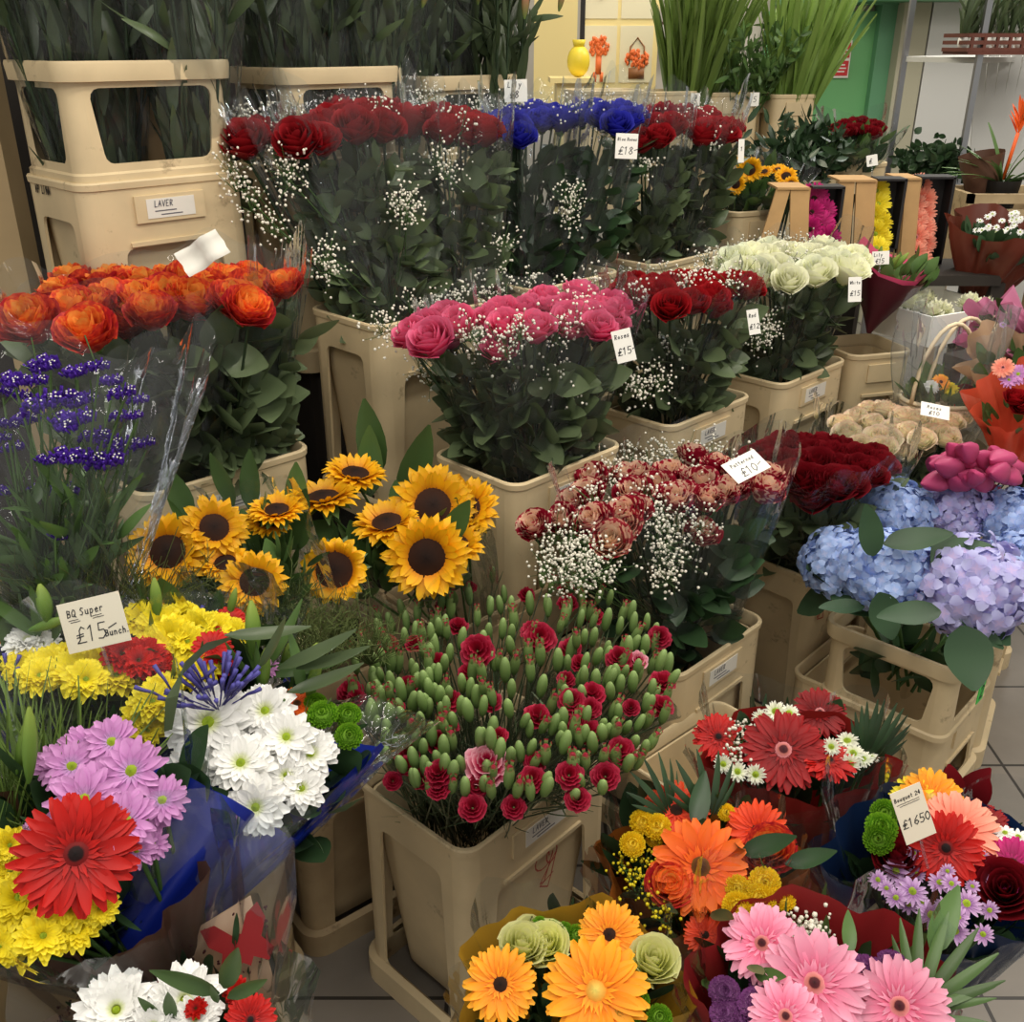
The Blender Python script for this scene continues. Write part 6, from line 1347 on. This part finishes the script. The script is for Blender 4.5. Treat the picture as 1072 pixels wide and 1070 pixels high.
tissue('bouquet in brown kraft paper behind the orange tissue one', 1064, 376, 2.5, (-.3, -.2, 1), .12, .16, 'w_kraft', [], 24)
t = thing('carton', 'low plain cardboard carton below the orange tissue bouquet', 'carton', W(1058, 478, 2.75)); m = MB(); m.box((.06, .06, 0), (.30, .2, .09)); link('carton_body', m.mesh('carton_body', 'card_cream', False), t); m = MB(); m.box((.06, -.041, .03), (.28, .003, .006)); link('carton_edge', m.mesh('carton_edge', 'kraft', False), t)
# basket arrangement in clear film
P = W(985, 428, 2.66); t = thing('flower_basket', 'basket arrangement with a white hoop handle in shiny clear film', 'basket', P)
m = MB()
for k in range(6): m.tube([Vector((.085*(1+.06*k)*math.cos(a), .065*(1+.06*k)*math.sin(a), .012*k-.03))+P for a in [i*PI/10 for i in range(21)]], .007, 5, cap=False)
part('basket_bowl', m, 'wicker', t)
for dx in (-.005, .055):
    m = MB(); m.tube([P+Vector((dx+.095*math.cos(a), .04*math.cos(a)+dx, .03+.20*math.sin(a))) for a in [i*PI/14 for i in range(15)]], .0055, 6); part('handle', m, 'wicker', t)
foliage(t, P+UP*.05, UP, .09, .07, 50, ['ovate', 'lance'], 'leaf_mid', (.04, .08))
for x, y, k, dp in ((985, 400, 'gyo', 20), (995, 408, 'ychrys', 18), (975, 405, 'wchrys', 18), (1002, 420, 'redchrys', 16), (1010, 412, 'rose_darkred', 16)): q = W(x, y, 2.62); head(t, k, q, dp*2.62/F, face(q, .6, .2))
sleeve(t, P-UP*.03, (.105, .085), P+UP*.24, (.115, .08), 0, (.04, .05), 'film_hazy', crease=.03, seed=9)
# pink tulips in front of the tissue bouquet
bt = bucket('beige bucket under the closed pink lilies, behind the hydrangeas', 0, 0, 0, L=.30, Wd=.2, H=.46, rz=20, sticker=False, base=WZ(1000, 560, .46))
root = thing('lily_bunch', 'bunch of closed deep pink lilies behind the hydrangeas', 'lily bunch', bt.location+UP*.40); m = MB()
for i in range(34):
    x, y = 990+random.random()*84, 480+random.random()*32; P = W(x, y, 2.28+random.uniform(-.08, .08)); link('lily_bloom', meshof('bud_t', lambda: MB().add(grid(12, 8, lambda u, v: (.24*math.sin(PI*min(1, v*.96+.03))**.9*(1+.16*math.cos(3*PI*u))*math.cos(PI*u), .24*math.sin(PI*min(1, v*.96+.03))**.9*(1+.16*math.cos(3*PI*u))*math.sin(PI*u), v), .5)), 'p_tulip'), root, TRS(P-root.location, (-.8+random.uniform(-.3, .5), -.5, random.uniform(.1, .8)), random.uniform(.075, .105)))
    m.tube([root.location, P], .002, 4, cap=False)
part('stems', m, 'stem', root)

# ================================================================== TROLLEY, POTTED PLANTS
def pole_pts(px0, py0, d): return W(px0, py0, d)
t = thing('steel_trolley', 'tall steel plant trolley with mesh shelves near the green door', 'trolley', W(985, 300, 4.1)*1.0); o = t.location.copy(); o.z = 0; t.location = o
fx = [W(941, 100, 4.3), W(1018, 100, 3.9), W(1000, 100, 4.9), W(1085, 100, 4.5)]
for p in fx[:2]: m = MB(); m.box((p.x, p.y, .95 if p is not fx[0] else .93), (.022, .022, 1.9)); m2 = MB(); part('post', m, 'steel', t, False)
for zz in (1.53, .955, .68):
    m = MB(); q = [Vector((p.x, p.y, zz)) for p in (fx[0], fx[1], fx[3], fx[2])]; m.raw(q+[p+UP*.02 for p in q], [(0, 3, 2, 1), (4, 5, 6, 7), (0, 1, 5, 4), (1, 2, 6, 5), (2, 3, 7, 6), (3, 0, 4, 7)]); part('shelf', m, 'panel_white' if zz > 1.5 else 'steel', t, False)
TC2 = sum(fx, Vector())/4
def plant(label, px, py, d, n, rx, h, kind, mat, L, potmat='terracotta', pot=.05, name='potted_plant', zb=None, spread=.9, fl=None):
    P = W(px, py, d); t = thing(name, label, 'potted plant', P); m = MB()
    m.raw([(pot*(.8 if j == 0 else 1)*math.cos(i*PI/6), pot*(.8 if j == 0 else 1)*math.sin(i*PI/6), -.09+.09*j) for j in range(2) for i in range(12)], [(i, (i+1) % 12, 12+(i+1) % 12, 12+i) for i in range(12)]+[tuple(range(12))[::-1]]); link('pot', m.mesh('pot', potmat), t)
    m = MB(); m.raw([(pot*.95*math.cos(i*PI/6), pot*.95*math.sin(i*PI/6), -.012) for i in range(12)], [tuple(range(12))]); link('soil', m.mesh('soil', 'soil'), t)
    m = MB()
    for i in range(n):
        x, y = in_disc(); dr = Vector((x*spread, y*spread, .7))+rv(.15)
        if kind in ('strap', 'lance'): m.add(LEAF[kind], leafM((x*.02, y*.02, -.01), dr, random.uniform(*L), out=Vector((x, y, .3))), random.random())
        else:
            b = dr.normalized()*random.uniform(.4, 1)*h; b.x *= rx/h*.9; m.tube([(0, 0, -.01), b], .0015, 4, cap=False)
            for k in range(6): m.add(LEAF[kind], leafM(b*random.uniform(.4, 1.1)+rv(.02), rv(1)+UP*.3, random.uniform(*L)), random.random())
    link('leaves', m.mesh('leaves', mat), t)
    for k, x, y, dp in fl or (): q = W(x, y, d-.05); head(t, k, q, dp*d/F, face(q, .5, .2))
    return t
for i, (x, lab) in enumerate(((955, 'leftmost dark bushy pot plant on the middle trolley shelf'), (975, 'middle dark bushy pot plant on the trolley shelf, with pinkish blooms'), (995, 'right dark bushy pot plant on the trolley shelf, next to the post'))):
    plant(lab, x, 196, 4.1, 40, .13, .20, 'ovate', 'leaf_dark', (.03, .055), 'black', .055, fl=[('rose_pink', x+3, 178, 7), ('rose_cream', x-2, 172, 6)] if i == 1 else None)
# brown tray with grassy seedlings on the top shelf
tq = W(1040, 52, 3.9); t = thing('seedling_tray', 'dark brown tray on the upper trolley shelf holding grassy pots', 'tray', tq)
m = MB(); 
for z in (0, .025, .05): m.box((.06, -.10, z), (.40, .012, .014)); m.box((-.14, .02, z), (.012, .25, .014)); m.box((.26, .02, z), (.012, .25, .014))
for i in range(9): m.box((-.13+.048*i, -.10, .025), (.010, .014, .06))
m.box((.06, .02, -.012), (.40, .25, .01)); link('tray_rim', m.mesh('tray_rim', 'brick_brown', False), t)
for i in range(6):
    x = 1008+i*12; q = W(x, 44, 3.88+.03*(i % 2)); o = thing('grass_pot', 'small pot of upright grey green blades in the brown tray', 'potted plant', q, 0, 'grassy pots in the brown tray')
    m = MB(); m.add(ball(.022, .022, .03, 8, 5)); link('pot', m.mesh('pot', 'card'), o); m = MB()
    for k in range(16): m.add(LEAF['strap'], leafM((random.uniform(-.01, .01), random.uniform(-.01, .01), 0), Vector((random.gauss(0, .25), random.gauss(0, .2), 1)), random.uniform(.16, .28)), random.random())
    link('blades', m.mesh('blades', 'leaf_lily'), o)
# pale hanging paper sleeves behind
t = thing('paper_stack', 'pale folded paper sheets hanging behind the bromeliad', 'paper', W(1045, 100, 4.2)); m = MB()
for i in range(6): m.box((-.08+.045*i, .03*i*.2, -.02+.01*(i % 2)), (.042, .006, .42), Matrix.Rotation(.04*(i-3), 4, 'Y'))
link('sheets', m.mesh('sheets', 'panel_white', False), t)
# bromeliad
t = plant('orange flowered bromeliad in brown paper at the right edge', 1050, 188, 3.4, 26, .12, .2, 'strap', 'leaf_mid', (.14, .24), 'black', .06, spread=1.3)
m = MB()
for i in range(16): m.add(LEAF['lance'], leafM((.01, -.02, .14+.004*i), Vector((math.cos(i*2.4)*.35, math.sin(i*2.4)*.35, 1)), .075), random.random())
m.tube([(0, 0, 0), (.01, -.02, .15)], .006, 6); link('flower_spike', m.mesh('flower_spike', 'brom'), t)
t2 = thing('paper_cone', 'dark brown paper pot cover left of the bromeliad', 'paper', W(1022, 190, 3.45)); m = MB(); m.tube([(.05, 0, -.10), (.02, 0, .0), (.0, 0, .09)], .045, 14, .075, cap=False); link('cone', m.mesh('cone', 'w_brown'), t2)
t = thing('beige_crate', 'beige slatted crate edge under the bromeliad', 'crate', W(1048, 208, 3.3)); m = MB()
for z in (0, -.05, -.10): m.box((.06, 0, z), (.34, .02, .03)); m.box((.06, .22, z), (.34, .02, .03))
for x in (-.1, .22): m.box((x, .11, -.05), (.02, .24, .13)); m.box((x, .11, -t.location.z/2-.05), (.03, .03, t.location.z-.10))
link('slats', m.mesh('slats', 'bucket_old', False), t)
for (px, py, d, lab) in ((985, 268, 4.2, 'dark leafy plant on the floor shelf behind the gerbera boxes'),):
    plant(lab, px, py, d, 30, .12, .18, 'ovate', 'leaf_dark', (.05, .08), 'black', .06)
t = thing('green_crate', 'bright green plastic panel glimpsed between the trolley posts', 'crate', W(992, 230, 4.3)); m = MB(); m.box((0, 0, 0), (.10, .05, .26)); m.box((0, -.03, .10), (.10, .01, .02)); m.box((0, -.03, -.10), (.10, .01, .02)); link('panel', m.mesh('panel', 'pale_green', False), t)
# ragged clear wrap of the lowest front film: left post of the hall
m = MB(); p = W(8, 230, 2.15); m.box((p.x, p.y, 1.3), (.07, .07, 2.6), None); struct('trim_3', m, 'board')
# low old bucket behind the blue paper
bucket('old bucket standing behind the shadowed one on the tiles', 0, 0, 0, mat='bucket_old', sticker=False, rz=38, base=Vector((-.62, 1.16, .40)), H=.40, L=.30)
# ================================================================== LIGHT
def area(name, loc, sx, sy, power, colr=(1, .93, .82), rot=(0, 0, 0)):
    l = bpy.data.lights.new(name, 'AREA'); l.shape = 'RECTANGLE'; l.size = sx; l.size_y = sy; l.energy = power*.92; l.color = colr
    o = bpy.data.objects.new(name, l); col.objects.link(o); o.location = loc; o.rotation_euler = rot; return o
for lx, ly, ln, pw, cl in ((-1.3, .6, 1.6, 15, (1, .92, .80)), (-.5, -.2, 1.6, 15, (1, .93, .82)), (.5, .1, 1.6, 15, (1, .93, .82)), (.2, 1.4, 1.6, 18, (1, .92, .80)), (1.4, .8, 1.6, 15, (1, .93, .82)), (1.4, 2.4, 1.6, 22, (1, .94, .84)), (2.6, 2.6, 1.6, 20, (1, .95, .86)), (.7, 4.4, 1.6, 26, (1, .90, .70)), (2.3, 4.9, 1.6, 34, (1, .96, .9)), (-1.2, 2.6, 1.4, 8, (1, .92, .8))):
    area('ceiling_lamp', (lx, ly, 3.0), .14, ln, pw, cl, (0, 0, R(-45)))  # unseen overhead strips, more and narrower ones added for bright streaks on film
w = bpy.data.worlds.new('world'); scn.world = w; w.use_nodes = True
w.node_tree.nodes['Background'].inputs[0].default_value = (1, .95, .88, 1); w.node_tree.nodes['Background'].inputs[1].default_value = .60
scn.view_settings.view_transform = 'Standard'; scn.view_settings.look = 'None'; scn.view_settings.exposure = .0; scn.view_settings.gamma = 1
try: scn.cycles.transparent_max_bounces = 24
except Exception: pass
